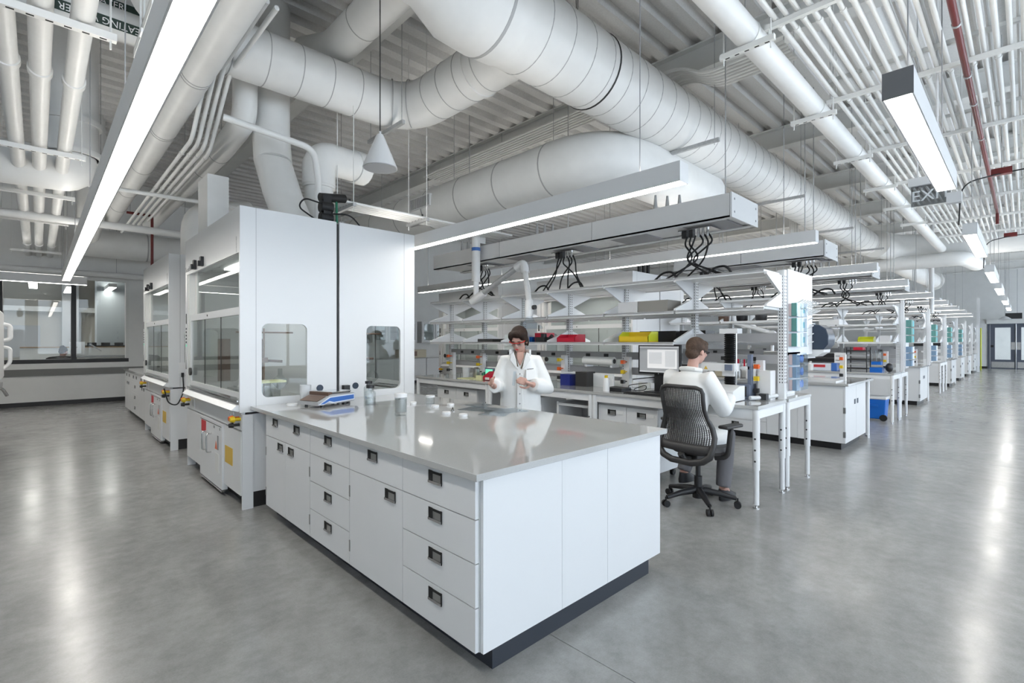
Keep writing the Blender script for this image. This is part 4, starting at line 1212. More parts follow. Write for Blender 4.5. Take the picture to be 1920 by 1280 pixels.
for i, x0 in enumerate(BX[:7]):
    xs = x0 + .71
    carrier(i, xs - .34, xs + .34, 2.02, (7.15, 4.4, 5.5, 4.2, 4.0, 3.5, 3.5)[i], ((2.55, 4.45, 6.2), (2.4, 3.9), (2.5, 4.2), (2.5,), (2.5,), (2.5,), (2.5,))[i], segs=(3, 2, 2, 1, 1, 1, 1)[i], full=i < 2)
# white pipes rising from the first shelving frame
for i in range(4):
    x = 12.85 + i * .13
    solo('riser_pipe', MB().cyl((x, 3.85, 0), (x, 3.85, ZC + .05), .03 if i < 3 else .055, n=12), 'white_paint', 'white riser pipe behind the third bench row, %s' % ('the thick one' if i == 3 else ORD[i] + ' thin one'), 'pipe', 'riser pipes')
# ================================================================ SECOND HOOD GROUP AND FAR WALL
h5 = dup(h1, (7.70, 5.72, 0), 'fume hood standing behind the first bench row, facing the island', 0)
h6 = dup(h1, (8.62, 5.72, 0), 'fume hood back to back with the one behind the first bench row', PI)
h7 = dup(h1, (7.70, 9.1, 0), 'fume hood behind the first bench row, further from the wide aisle', 0)
solo('exhaust_valves', MB().box(7.9, 8.5, 5.3, 5.6, 2.69, 2.78).cyl((8.1, 5.0, 2.69), (8.1, 5.0, 3.0), .035).cyl((8.22, 4.98, 2.69), (8.22, 4.98, 3.02), .035).cyl((8.34, 4.96, 2.69), (8.34, 4.96, 3.0), .035), 'black_plastic', 'black valves standing on the hoods behind the first bench row', 'valves')
for i in range(5):
    x = 4.2 + i * 2.0
    fr = [('drawer', 0, 0, 0, 0, [])]
    t = thing('wall_cabinet', 'white glass-door wall cabinet on the wall beyond the benches, %s from the office side' % ORD[i], 'cabinet', (x + .9, 15.6, 1.5), group='glass-door wall cabinets')
    part(t, 'body', MB().box(x, x + 1.8, 15.44, 15.79, 1.45, 1.48).box(x, x + 1.8, 15.44, 15.79, 2.2, 2.23).box(x, x + .03, 15.44, 15.79, 1.48, 2.2).box(x + 1.77, x + 1.8, 15.44, 15.79, 1.48, 2.2).box(x + .03, x + 1.77, 15.76, 15.79, 1.48, 2.2).box(x + .03, x + 1.77, 15.5, 15.76, 1.82, 1.84), 'lab_white')
    for a in (x, x + .6, x + 1.2):
        d = part(t, 'door', MB().box(a + .01, a + .09, 15.41, 15.44, 1.46, 2.22).box(a + .51, a + .59, 15.41, 15.44, 1.46, 2.22).box(a + .09, a + .51, 15.41, 15.44, 1.46, 1.54).box(a + .09, a + .51, 15.41, 15.44, 2.14, 2.22), 'lab_white')
        part(d, 'pane', MB().box(a + .09, a + .51, 15.42, 15.425, 1.54, 2.14), 'glass_tint')
    t = thing('wall_bench', 'grey-topped white wall bench below the glass-door cabinets, %s from the office side' % ORD[i], 'bench', (x + .9, 15.4, 0), group='wall benches')
    part(t, 'top', MB().box(x, x + 1.99, 15.05, 15.79, .882, .914), 'worktop_grey')
    part(t, 'body', MB().box(x, x + 1.99, 15.12, 15.78, .10, .88), 'lab_white')
    part(t, 'plinth', MB().box(x, x + 1.99, 15.2, 15.78, 0, .10), 'toe_black')
    for a in (x, x + .66, x + 1.32):
        part(t, 'drawer', MB().box(a + .005, a + .655, 15.10, 15.12, .69, .875), 'lab_white')
        part(t, 'door', MB().box(a + .005, a + .655, 15.10, 15.12, .105, .685), 'lab_white')
t = thing('water_bath', 'beige water bath with dark panel on the wall bench', 'instrument', (9.6, 15.3, .914))
part(t, 'case', MB().box(9.2, 10.2, 15.12, 15.6, .914, 1.2), 'beige_plastic', bev=.01)
part(t, 'panel', MB().box(9.25, 9.8, 15.112, 15.12, .97, 1.14), 'brown_metal')
t = thing('oven_box', 'white cabinet oven with red knob on the wall bench', 'instrument', (7.0, 15.3, .914))
part(t, 'case', MB().box(6.6, 7.4, 15.15, 15.6, .914, 1.4), 'white_plastic', bev=.01)
part(t, 'knob', MB().cyl((6.75, 15.15, 1.15), (6.75, 15.12, 1.15), .04), 'red_plastic')

# ================================================================ ON THE ISLAND
t = thing('balance', 'blue and grey laboratory balance on the island worktop', 'balance', (1.9, 4.42, .914))
BZ = .914
prof = [(-.21, .022), (-.205, .05), (-.10, .09), (-.06, .105), (.20, .10), (.215, .09), (.215, .03), (.19, .022), (-.06, .02), (-.11, .03), (-.15, .018)]
def balrot(mb):
    m = Matrix.Rotation(R(18), 3, 'Z')
    for i, p in enumerate(mb.v):
        q = m @ Vector(p)
        mb.v[i] = (q.x + 1.90, q.y + 4.42, q.z + BZ)
    return mb
part(t, 'body', balrot(MB().prism(prof, 'y', -.13, .13)), 'rail_grey')
part(t, 'side_band', balrot(MB().prism([(-.205, .026), (-.085, .088), (.205, .092), (.205, .036), (-.05, .028), (-.10, .040), (-.15, .024)], 'y', -.137, -.13)), 'balance_edge')
part(t, 'blue_inlay', balrot(MB().prism([(-.19, .03), (-.08, .078), (.195, .083), (.195, .045), (-.04, .037), (-.09, .05), (-.145, .03)], 'y', -.1385, -.137)), 'balance_blue')
part(t, 'control_panel', balrot(MB().prism([(-.20, .054), (-.105, .091), (-.108, .094), (-.203, .057)], 'y', -.11, .11)), 'brown_metal')
part(t, 'pan', balrot(MB().box(-.05, .19, -.105, .105, .112, .122).box(.0, .12, -.05, .05, .10, .112)), 'chrome')
part(t, 'draft_block', balrot(MB().box(-.09, -.045, -.12, .12, .09, .125)), 'brown_metal')
for sx in (-.14, .16):
    for sy in (-.1, .1):
        part(t, 'foot', balrot(MB().cyl((sx, sy, 0), (sx, sy, .025), .014, n=10)), 'black_plastic')
solo('sample_cup', MB().lathe([(.040, 0), (.046, .09), (.05, .10), (.051, .17), (.047, .17), (.045, .10)], (1.80, 4.66, .914), 24), 'translucent_white', 'tall translucent white cup behind the balance', 'cup')
solo('cup_lid', MB().lathe([(.05, 0), (.05, .012), (.045, .016)], (1.66, 4.60, .914), 24), 'white_plastic', 'white lid lying flat beside the tall cup', 'lid')
t = thing('glass_bottle', 'clear glass bottle with black cap standing on the island', 'bottle', (2.195, 4.16, .914))
part(t, 'glass', MB().lathe([(.047, 0), (.048, .01), (.048, .10), (.043, .118), (.022, .135), (.022, .155)], (2.195, 4.16, .914), 24), 'jar_glass')
part(t, 'cap', MB().lathe([(.036, .150), (.036, .178), (.034, .18)], (2.195, 4.16, .914), 24), 'black_plastic')
part(t, 'liquid', MB().lathe([(.044, .004), (.044, .06)], (2.195, 4.16, .914), 24), 'jar_glass')
t = thing('glass_bottle', 'second clear bottle with black cap close to the hood side window', 'bottle', (2.42, 4.62, .914))
part(t, 'glass', MB().lathe([(.047, 0), (.048, .10), (.043, .118), (.022, .135), (.022, .155)], (2.42, 4.62, .914), 24), 'jar_glass')
part(t, 'cap', MB().lathe([(.036, .150), (.036, .175)], (2.42, 4.62, .914), 24), 'black_plastic')
t = thing('sample_jar', 'grey-filled clear jar with white lid on the island', 'jar', (2.037, 3.37, .914))
part(t, 'glass', MB().lathe([(.043, 0), (.047, .006), (.047, .145)], (2.037, 3.37, .914), 28), 'jar_glass')
part(t, 'filling', MB().lathe([(.043, .03), (.043, .13)], (2.037, 3.37, .914), 28), 'liquid_grey')
part(t, 'lid', MB().lathe([(.050, .145), (.050, .172), (.046, .175)], (2.037, 3.37, .914), 28), 'white_plastic')
lids = [(2.521, 3.60, .034, 'white lid touching the small jar on the island'), (2.681, 3.59, .032, 'white lid beyond the small jar, towards the standing person'), (2.341, 3.19, .034, 'white lid in front of the tweezers'), (2.369, 3.01, .034, 'white lid closest to the worktop front edge'), (2.50, 3.92, .03, 'white lid closest to the hood')]
for (x, y, r, lb) in lids:
    solo('jar_lid', MB().lathe([(r, 0), (r, .017), (r - .004, .019)], (x, y, .914), 20), 'white_plastic', lb, 'lid', 'white lids on the island')
t = thing('small_jar', 'small clear jar with white lid among the loose lids', 'jar', (2.62, 3.82, .914))
part(t, 'glass', MB().lathe([(.038, 0), (.04, .06)], (2.62, 3.82, .914), 20), 'jar_glass')
part(t, 'lid', MB().lathe([(.042, .06), (.042, .078)], (2.62, 3.82, .914), 20), 'white_plastic')
t = thing('tweezers', 'thin metal tweezers lying between the white lids', 'tweezers', (2.52, 3.34, .914))
part(t, 'arm', MB().beam((2.44, 3.26, .918), (2.60, 3.45, .918), .005, .003), 'chrome')
part(t, 'arm', MB().beam((2.46, 3.25, .918), (2.60, 3.45, .918), .005, .003), 'chrome')
for i, (x, y, a, w, h) in enumerate(((2.72, 3.22, .3, .26, .30), (2.80, 2.98, -.2, .30, .24), (2.62, 2.92, .5, .22, .22), (2.86, 3.42, .1, .2, .22))):
    solo('plastic_film', MB().cbox((x, y, .9155 + i * .0012), (w, h, .001), Matrix.Rotation(a, 3, 'Z')), 'acrylic', 'clear plastic sheet on the island near the standing person, %s' % ['beside the tweezers', 'at the worktop rear edge', 'reaching the nearest lid', 'towards the hood'][i], 'sheet', 'clear plastic sheets')
solo('thermostat_box', MB().box(2.21, 2.27, 4.72, 4.78, .914, 1.05), 'black_plastic', 'black box standing against the hood flank behind the balance', 'box')

# glassware in the hood seen through the side windows
for (nm, bx, ry, who) in (('support_stand', 1.62, 5.25, 'first hood'), ('support_stand', 2.65, 5.3, 'rear hood')):
    t = thing(nm, 'metal stand with clamps and rods inside the %s' % who, 'stand', (bx, ry, .905), group='stands inside the hoods')
    part(t, 'base', MB().box(bx - .08, bx + .08, ry - .06, ry + .06, .905, .92), 'charcoal_plastic')
    part(t, 'rod', MB().cyl((bx, ry, .92), (bx, ry, 1.62), .008, n=8), 'copper_rod')
    part(t, 'cross_rod', MB().cyl((bx - .25, ry, 1.58), (bx + .28, ry, 1.58), .008, n=8), 'copper_rod')
    part(t, 'clamp', MB().box(bx - .03, bx + .03, ry - .03, ry + .03, 1.28, 1.33).cyl((bx, ry, 1.30), (bx + .16, ry - .05, 1.29), .013, n=8), 'brown_metal')
    part(t, 'flask', MB().lathe([(.02, .0), (.07, .05), (.06, .10), (.02, .14), (.02, .2)], (bx + .12, ry - .10, 1.02), 18), 'jar_glass')
t = thing('glass_tank', 'glass tank with pale lid inside the first hood', 'tank', (1.58, 5.02, .905))
part(t, 'walls', MB().box(1.49, 1.67, 4.93, 5.10, .905, 1.10), 'jar_glass')
part(t, 'lid', MB().box(1.48, 1.72, 4.92, 5.11, 1.10, 1.118), 'pale_yellow')
part(t, 'flask', MB().lathe([(.02, 0), (.05, .04), (.03, .11), (.02, .15)], (1.58, 5.01, .91), 16), 'jar_glass')
solo('fold_panel', MB().box(1.44, 1.56, 6.2, 6.23, 1.05, 1.52), 'brown_metal', 'dark brown panel in the first hood seen by the side window', 'panel')
solo('fold_panel', MB().box(1.75, 1.90, 6.2, 6.23, 1.0, 1.52), 'brown_metal', 'wider dark brown panel in the first hood beside the liner', 'panel')
solo('white_bottle', MB().lathe([(.05, 0), (.055, .02), (.055, .13), (.025, .16), (.025, .19)], (1.5, 5.5, .905), 18), 'white_plastic', 'white plastic bottle behind the sash of the first hood', 'bottle')
solo('hot_plate', MB().box(1.48, 1.72, 5.75, 6.0, .905, 1.0).cyl((1.6, 5.87, 1.0), (1.6, 5.87, 1.02), .09), 'rail_grey', 'grey hot plate behind the sash of the first hood', 'instrument')

# ================================================================ ON THE FIRST BENCH ROW
t = thing('monitor', 'black-framed computer monitor showing a pale window on the first bench', 'monitor', (5.0, 2.84, .914))
part(t, 'frame', MB().box(5.0, 5.035, 2.58, 3.10, 1.12, 1.455), 'black_plastic', bev=.004)
sc_ = part(t, 'screen', MB().box(4.9985, 5.0, 2.60, 3.08, 1.145, 1.435), 'screen_dark')
part(sc_, 'screen_window', MB().box(4.9968, 4.9976, 2.62, 2.98, 1.19, 1.40), 'screen_white')
part(sc_, 'screen_bar', MB().box(4.9968, 4.9985, 2.60, 3.08, 1.145, 1.158).box(4.9968, 4.9985, 2.60, 3.08, 1.42, 1.435), 'screen')
part(sc_, 'screen_rows', MB().box(4.9962, 4.9969, 2.64, 2.76, 1.21, 1.385).box(4.9962, 4.9969, 2.80, 2.96, 1.24, 1.37), 'screen')
part(t, 'stand', MB().box(5.03, 5.06, 2.77, 2.91, .93, 1.25), 'black_plastic')
part(t, 'foot', MB().box(4.92, 5.16, 2.70, 2.98, .914, .93), 'black_plastic')
part(t, 'badge', MB().cyl((4.996, 2.84, 1.131), (4.999, 2.84, 1.131), .006, n=10), 'chrome')
t = thing('keyboard', 'black computer keyboard below the monitor', 'keyboard', (4.76, 2.85, .914))
part(t, 'tray', MB().box(4.67, 4.83, 2.62, 3.08, .914, .928), 'black_plastic')
keys = MB()
for a in range(5):
    for b in range(15):
        keys.box(4.68 + a * .029, 4.704 + a * .029, 2.632 + b * .0297, 2.657 + b * .0297, .928, .934)
part(t, 'keys', keys, 'charcoal_plastic', kind='stuff')
solo('computer_box', MB().box(4.78, 4.98, 3.18, 3.42, .914, .955), 'black_plastic', 'flat black box between the white bottle and the keyboard', 'computer')
t = thing('wash_bottle', 'white bottle with yellow cap on the first bench', 'bottle', (4.74, 3.36, .914))
part(t, 'body', MB().lathe([(.036, 0), (.038, .01), (.038, .14), (.03, .155)], (4.74, 3.36, .914), 20), 'white_plastic')
part(t, 'cap', MB().lathe([(.02, .155), (.02, .185)], (4.74, 3.36, .914), 16), 'yellow_plastic')
part(t, 'spout', MB().tube(rpath([(4.74, 3.34, 1.08), (4.74, 3.29, 1.07), (4.74, 3.26, 1.03)], .02), .005, 6), 'white_plastic')
for i, (xa, ya) in enumerate(((5.1, 2.45), (5.12, 2.95))):
    solo('paper_sheet', MB().box(xa - .1, xa + .1, ya - .14, ya + .14, .914 + .001 * i, .9155 + .001 * i), 'paper', 'white paper lying %s the monitor stand' % ('beside', 'behind')[i], 'paper', 'papers on the first bench')
solo('tangled_cable', MB().tube(rpath([(4.95, 3.1, .925), (5.05, 3.2, .93), (5.1, 3.05, .99), (5.0, 3.0, .93), (4.9, 3.15, .93), (5.1, 3.3, .97), (5.2, 3.1, 1.0)], .08), .005, 6), 'black_rubber', 'thin black cable tangled behind the keyboard', 'cable')
# taps with coloured grips on the spine
def tap_cluster(label, x, y, order):
    t = thing('service_tap', label, 'tap', (x, y, .914), group='coloured service taps')
    part(t, 'column', MB().box(x, x + .06, y - .035, y + .035, .914, 1.30), 'white_plastic')
    for k, m in enumerate(order):
        z = 1.24 - .12 * k
        part(t, 'valve', MB().cyl((x, y, z), (x - .07, y, z), .008, n=8).box(x - .10, x - .06, y - .022, y + .022, z - .022, z + .022), m)
    return t
RYB = ('orange_plastic', 'yellow_plastic', 'black_plastic')
tap_cluster('white tap column with red and yellow grips beside the monitor', 5.22, 3.40, RYB)
tap_cluster('white tap column with red and yellow grips beside the slate blue instrument', 5.25, 1.86, RYB)
tap_cluster('white tap column with grips behind the standing person', 5.22, 4.42, ('yellow_plastic', 'orange_plastic', 'black_plastic'))
tap_cluster('white tap column with grips near the red boxes', 5.22, 6.15, RYB)
tap_cluster('white tap column with grips at the far end of the first bench', 5.22, 6.95, RYB)

t = thing('bellows_press', 'test stand with tall black bellows on the first bench', 'instrument', (5.06, 2.08, .914))
part(t, 'base', MB().box(4.98, 5.16, 1.98, 2.2, .914, 1.0), 'white_plastic')
def bellows(z0, z1, n):
    pr = []
    for k in range(n):
        a = z0 + (z1 - z0) * k / n
        b = (z1 - z0) / n
        pr += [(.040, a), (.056, a + b * .5)]
    pr.append((.040, z1))
    return pr
part(t, 'upper_bellows', MB().lathe(bellows(1.27, 1.57, 15), (5.06, 2.08, 0), 20), 'black_rubber')
part(t, 'lower_bellows', MB().lathe(bellows(1.02, 1.14, 6), (5.06, 2.08, 0), 20), 'black_rubber')
part(t, 'crosshead', MB().box(4.98, 5.10, 2.0, 2.34, 1.19, 1.27).box(5.02, 5.1, 2.02, 2.14, 1.14, 1.19), 'white_plastic')
part(t, 'hazard_triangle', MB().prism([(2.27, 1.205), (2.31, 1.205), (2.29, 1.24)], 'x', 4.976, 4.98), 'label_yellow')
part(t, 'column', MB().cyl((5.02, 2.0, .95), (5.02, 2.0, 1.60), .008, n=8).cyl((5.0, 2.27, .95), (5.0, 2.27, 1.2), .008, n=8), 'chrome')
part(t, 'head', MB().box(5.0, 5.12, 1.98, 2.16, 1.57, 1.62), 'white_plastic')
part(t, 'motor', MB().box(4.96, 5.02, 2.02, 2.09, 1.20, 1.26), 'instrument_blue')
t = thing('control_box', 'white wedge-shaped control box in front of the bellows', 'instrument', (4.86, 2.05, .914))
part(t, 'case', MB().prism([(4.70, .92), (4.98, .92), (4.98, 1.06), (4.86, 1.06), (4.70, 1.02)], 'y', 1.90, 2.14), 'white_plastic', bev=.004)
part(t, 'knob', MB().cyl((4.75, 2.16, 1.02), (4.72, 2.19, 1.03), .015, n=10), 'red_plastic')
part(t, 'tray', MB().box(4.72, 4.9, 2.14, 2.28, .92, 1.06), 'beige_plastic')
part(t, 'foot', MB().box(4.72, 4.96, 1.92, 2.12, .914, .92), 'black_plastic')
t = thing('pump_rack', 'slate blue instrument with open frame and syringes on the first bench', 'instrument', (5.24, 2.0, .914))
part(t, 'base', MB().box(5.10, 5.34, 1.90, 2.10, .914, 1.06), 'instrument_blue', bev=.004)
part(t, 'front_panel', MB().box(5.096, 5.10, 1.93, 2.07, .94, 1.04), 'charcoal_plastic')
for y in (1.91, 2.085):
    part(t, 'upright', MB().box(5.12, 5.17, y - .018, y + .018, 1.06, 1.36), 'instrument_blue')
part(t, 'shelf', MB().box(5.12, 5.25, 1.91, 2.085, 1.21, 1.24), 'white_plastic')
for k in range(5):
    part(t, 'syringe', MB().cyl((5.15, 1.94 + k * .03, 1.24), (5.15, 1.94 + k * .03, 1.31), .009, n=8), 'red_plastic' if k % 2 else 'chrome')
part(t, 'bottom_plate', MB().box(5.05, 5.10, 1.90, 2.10, .914, .93), 'instrument_blue')
solo('white_instrument', MB().box(5.20, 5.34, 1.74, 1.86, .914, 1.20), 'white_plastic', 'small white boxed instrument between the blue rack and the spine', 'instrument')
t = thing('waste_arm', 'black elbow fitting with pale hose lying on the aisle end table', 'fitting', (5.1, 1.76, .914))
part(t, 'hose', MB().tube(rpath([(5.0, 1.86, .94), (5.12, 1.78, .94), (5.32, 1.72, .95)], .08), .02, 10), 'translucent_white')
part(t, 'clamp', MB().box(5.08, 5.15, 1.74, 1.81, .92, .98), 'black_plastic')

# pegboard and organisers on the aisle end of the first shelving frame
t = thing('drying_pegboard', 'white pegboard with rows of slanted pegs on the shelving end', 'pegboard', (5.85, 1.67, 1.35))
part(t, 'board', MB().box(5.44, 6.25, 1.655, 1.685, 1.35, 2.22), 'shelf_white')
for a in range(8):
    for b in range(6):
        if (a < 4 and b < 4) or (a > 4 and b < 4): continue
        part(t, 'peg', MB().cyl((5.60 + a * .085, 1.655, 1.44 + b * .085), (5.60 + a * .085, 1.56, 1.49 + b * .085), .006, n=6), 'white_plastic')
t = thing('glove_rack', 'clear three-tier glove box holder with green boxes on the shelving end', 'holder', (5.6, 1.62, 1.43))
for k in range(3):
    z = 1.437 + k * .152
    b_ = part(t, 'tier', MB().box(5.45, 5.79, 1.575, 1.578, z, z + .14).box(5.45, 5.79, 1.578, 1.655, z, z + .004).box(5.79, 5.793, 1.575, 1.655, z, z + .14), 'acrylic')
    part(b_, 'glove_box', MB().box(5.453, 5.60, 1.583, 1.628, z + .005, z + .135), 'green_box')
    part(b_, 'printed_box', MB().box(5.605, 5.78, 1.58, 1.65, z + .005, z + .135), 'white_plastic')
    part(b_, 'print', MB().box(5.65, 5.71, 1.5785, 1.58, z + .04, z + .10), 'teal_print')
    part(b_, 'card', MB().box(5.452, 5.60, 1.630, 1.653, z + .005, z + .13), 'pink_card')
t = thing('glove_rack', 'clear three-pocket holder with blue gloves below the green boxes', 'holder', (5.6, 1.62, .99))
for k in range(3):
    z = .995 + k * .128
    b_ = part(t, 'tier', MB().box(5.45, 5.80, 1.575, 1.578, z, z + .118).box(5.45, 5.80, 1.578, 1.655, z, z + .004).box(5.80, 5.803, 1.575, 1.655, z, z + .118), 'acrylic')
    part(b_, 'glove_box', MB().box(5.453, 5.56, 1.583, 1.62, z + .005, z + .11), 'blue_card')
    part(b_, 'gloves', MB().ball((5.63, 1.60, z + .06), (.022, .015, .035)).ball((5.69, 1.60, z + .06), (.02, .015, .042)), 'blue_print')
    part(b_, 'card', MB().box(5.452, 5.466, 1.622, 1.65, z + .005, z + .11), 'pink_card')
part(t, 'back_plate', MB().box(5.44, 5.82, 1.655, 1.66, .99, 1.38), 'shelf_white')
t = thing('towel_dispenser', 'dark navy paper towel dispenser with rounded front beside the pegboard', 'dispenser', (6.42, 1.7, 1.38))
part(t, 'cover', MB().prism([(1.70, 1.40), (1.55, 1.40), (1.505, 1.46), (1.50, 1.55), (1.525, 1.63), (1.59, 1.675), (1.70, 1.69)], 'x', 6.26, 6.54), 'navy_plastic', bev=.008)
part(t, 'base', MB().prism([(1.70, 1.32), (1.62, 1.32), (1.55, 1.37), (1.545, 1.40), (1.70, 1.40)], 'x', 6.27, 6.53), 'white_plastic')
part(t, 'mount', MB().box(6.24, 6.54, 1.70, 1.73, 1.30, 1.70), 'shelf_white')
t = thing('water_unit', 'white water purifier with swivel arms on the rear table of the first row', 'instrument', (6.02, 1.95, .914))
part(t, 'case', MB().box(5.92, 6.10, 1.88, 2.06, .93, 1.38), 'white_plastic', bev=.01)
part(t, 'base', MB().box(5.88, 6.15, 1.80, 2.10, .914, .94), 'white_plastic')
part(t, 'arm', MB().tube(rpath([(6.0, 1.88, 1.22), (5.98, 1.74, 1.22), (5.95, 1.70, 1.08), (5.95, 1.70, .95)], .08), .009, 8).tube(rpath([(6.08, 1.88, 1.22), (6.2, 1.78, 1.22), (6.22, 1.76, 1.12)], .06), .012, 8), 'white_plastic')
part(t, 'knob', MB().cyl((6.02, 1.88, 1.31), (6.02, 1.86, 1.31), .022, n=12), 'navy_plastic')
part(t, 'tray', MB().box(6.1, 6.17, 1.78, 1.88, .94, 1.0).beam((6.12, 1.8, .98), (6.2, 1.76, 1.05), .02, .02), 'white_plastic')

# bins and boxes on the shelves
def bin_(label, x, y0, y1, z, h, m, m2, d=.22):
    t = thing('storage_bin', label, 'bin', (x + d / 2, (y0 + y1) / 2, z), group='open-fronted bins')
    prof = [(x, z + .01), (x, z + h * .55), (x + d * .35, z + h), (x + d, z + h), (x + d, z + .01)]
    for y in (y0, y1 - .006):
        part(t, 'side', MB().prism(prof, 'y', y, y + .006), m2)
    part(t, 'front', MB().box(x, x + .006, y0, y1, z + .004, z + h * .55), m)
    part(t, 'back', MB().box(x + d - .006, x + d, y0, y1, z + .004, z + h), m)
    part(t, 'bottom', MB().box(x, x + d, y0, y1, z, z + .008), m)
    return t
bin_('red plastic bin on the shelf above the person in the lab coat', 4.93, 3.98, 4.28, 1.483, .10, 'red_plastic', 'red_plastic')
bin_('yellow plastic bin on the shelf above the monitor', 4.93, 2.93, 3.32, 1.483, .12, 'yellow_plastic', 'lime_plastic')
solo('storage_box', MB().box(4.98, 5.28, 3.10, 3.36, 1.823, 1.95), 'card_white', 'white carton on the middle shelf beside the grey carton', 'box')
solo('storage_box', MB().box(4.98, 5.28, 2.72, 3.09, 1.823, 1.95), 'card_grey', 'grey carton with a label on the middle shelf', 'box')
solo('storage_box', MB().box(5.6, 5.85, 2.95, 3.45, 1.483, 1.62), 'black_plastic', 'long black case on the rear shelf above the yellow bin', 'case')
solo('storage_box', MB().box(5.6, 5.85, 2.58, 2.90, 1.483, 1.62), 'black_plastic', 'shorter black case on the rear shelf behind the seated person', 'case')
solo('storage_box', MB().box(5.55, 5.80, 1.95, 2.25, 1.823, 1.86), 'white_plastic', 'flat white case lying on the middle shelf at the aisle end', 'case')
solo('storage_box', MB().box(4.97, 5.25, 5.6, 5.95, 1.483, 1.53), 'charcoal_plastic', 'stack of dark trays on the lower shelf far from the aisle', 'trays')
solo('storage_box', MB().box(5.5, 5.7, 5.0, 5.22, 1.483, 1.62), 'red_plastic', 'red box with pale label on the rear lower shelf', 'box')
solo('storage_box', MB().box(5.5, 5.62, 5.28, 5.38, 1.483, 1.56), 'blue_plastic', 'small blue box beside the red box on the rear shelf', 'box')
solo('microscope_head', MB().box(4.98, 5.12, 4.55, 4.72, 1.483, 1.55).cyl((5.05, 4.62, 1.55), (5.05, 4.62, 1.6), .04).cyl((5.02, 4.50, 1.52), (5.02, 4.44, 1.57), .025), 'black_plastic', 'black optical device on the shelf beside the woman', 'instrument')
# things on the far tables of the first row
t = thing('label_printer', 'red label dispenser on the bench behind the standing person', 'dispenser', (4.85, 5.5, .914))
part(t, 'case', MB().prism([(4.78, .92), (4.98, .92), (4.98, 1.04), (4.90, 1.04), (4.78, .97)], 'y', 5.42, 5.60), 'red_plastic')
part(t, 'label', MB().box(4.776, 4.78, 5.46, 5.55, .925, .96), 'paper')
solo('red_tub', MB().lathe([(.06, 0), (.075, .10), (.07, .10)], (4.96, 5.3, .914), 18), 'red_plastic', 'red tub beside the red label dispenser', 'tub')
t = thing('tablet_meter', 'small blue-screen meter on the bench behind the woman', 'meter', (5.05, 5.75, .914))
part(t, 'case', MB().box(5.04, 5.07, 5.66, 5.86, .914, 1.08), 'instrument_blue')
part(t, 'screen', MB().box(5.036, 5.04, 5.68, 5.84, .95, 1.06), 'led_green')
solo('plastic_beaker', MB().lathe([(.05, 0), (.065, .16), (.06, .16)], (4.98, 6.25, .914), 18), 'translucent_white', 'white plastic beaker on the far table of the first bench', 'beaker')
solo('steel_bottle', MB().lathe([(.04, 0), (.055, .03), (.055, .14), (.03, .17)], (5.0, 6.02, .914), 18), 'steel', 'steel flask beside the white plastic beaker', 'flask')
solo('note_pad', MB().box(4.72, 4.98, 5.75, 6.15, .914, .922), 'pale_yellow', 'pale yellow pad on the far table of the first bench', 'pad')
t = thing('reagent_caddy', 'pale yellow caddy with tubes on the far table', 'caddy', (4.86, 5.68, .914))
part(t, 'body', MB().box(4.76, 4.94, 5.62, 5.74, .914, .98), 'pale_yellow')
part(t, 'tubes', MB().cyl((4.82, 5.66, .98), (4.82, 5.66, 1.02), .012, n=8).cyl((4.88, 5.69, .98), (4.88, 5.69, 1.03), .012, n=8), 'green_plastic')
solo('foil_dish', MB().ball((5.05, 5.05, 1.2), (.15, .15, .16), 20, 12), 'chrome', 'shiny round steel dewar behind the woman in the lab coat', 'dewar').location.z = .914
solo('storage_tank', MB().box(5.0, 5.2, 4.12, 4.28, .914, 1.06), 'deep_blue', 'dark blue plastic tank on the first bench beyond the bottle', 'tank')
solo('storage_tank', MB().box(5.02, 5.2, 3.86, 4.04, .914, 1.1), 'charcoal_plastic', 'dark grey tank beside the blue one on the first bench', 'tank')
t = thing('paper_roll', 'white paper roll lying on the rail behind the bottle', 'roll', (5.2, 3.75, 1.16))
part(t, 'roll', MB().cyl((5.22, 3.58, 1.24), (5.22, 4.05, 1.24), .055, n=20), 'paper')
part(t, 'core', MB().cyl((5.22, 3.575, 1.24), (5.22, 3.582, 1.24), .03, n=14), 'print_black')
part(t, 'holder', MB().box(5.2, 5.35, 3.6, 3.63, 1.16, 1.2).box(5.2, 5.35, 4.0, 4.03, 1.16, 1.2), 'shelf_white')
# acrylic splash board on the far part
solo('splash_board', MB().box(5.16, 5.18, 3.55, 4.4, .914, 1.08), 'acrylic_edge', 'low pale splash board at the back of the first bench', 'board')

# snorkel arm over the first row
t = thing('extraction_arm', 'white jointed extraction arm with clear hood above the woman', 'extraction arm', (4.86, 5.86, 2.1))
part(t, 'mount_tube', MB().cyl((4.86, 5.86, 2.41), (4.86, 5.86, 3.3), .066, n=20), 'white_plastic')
part(t, 'mount_plate', MB().box(4.86, 5.0, 5.80, 5.92, 3.0, 3.3), 'housing_white')
part(t, 'blue_band', MB().cyl((4.86, 5.86, 2.88), (4.86, 5.86, 2.93), .069, n=20), 'balance_blue')
part(t, 'lower_tube', MB().cyl((4.86, 5.86, 2.16), (4.86, 5.86, 2.42), .045, n=20), 'white_plastic')
part(t, 'joint', MB().tube([(4.85, 5.95, 2.10), (4.86, 5.84, 2.15), (4.89, 5.70, 2.23)], [.055, .068, .055], 18), 'white_plastic')
part(t, 'boom', MB().cyl((4.88, 5.72, 2.22), (4.99, 5.06, 2.57), .042, n=18), 'galvanised')
part(t, 'joint', MB().tube(rpath([(4.98, 5.10, 2.55), (5.0, 4.96, 2.62), (4.99, 4.92, 2.46)], .08), .06, 18), 'white_plastic')
part(t, 'boom', MB().cyl((4.98, 4.92, 2.48), (4.71, 4.57, 2.0), .04, n=18), 'white_plastic')
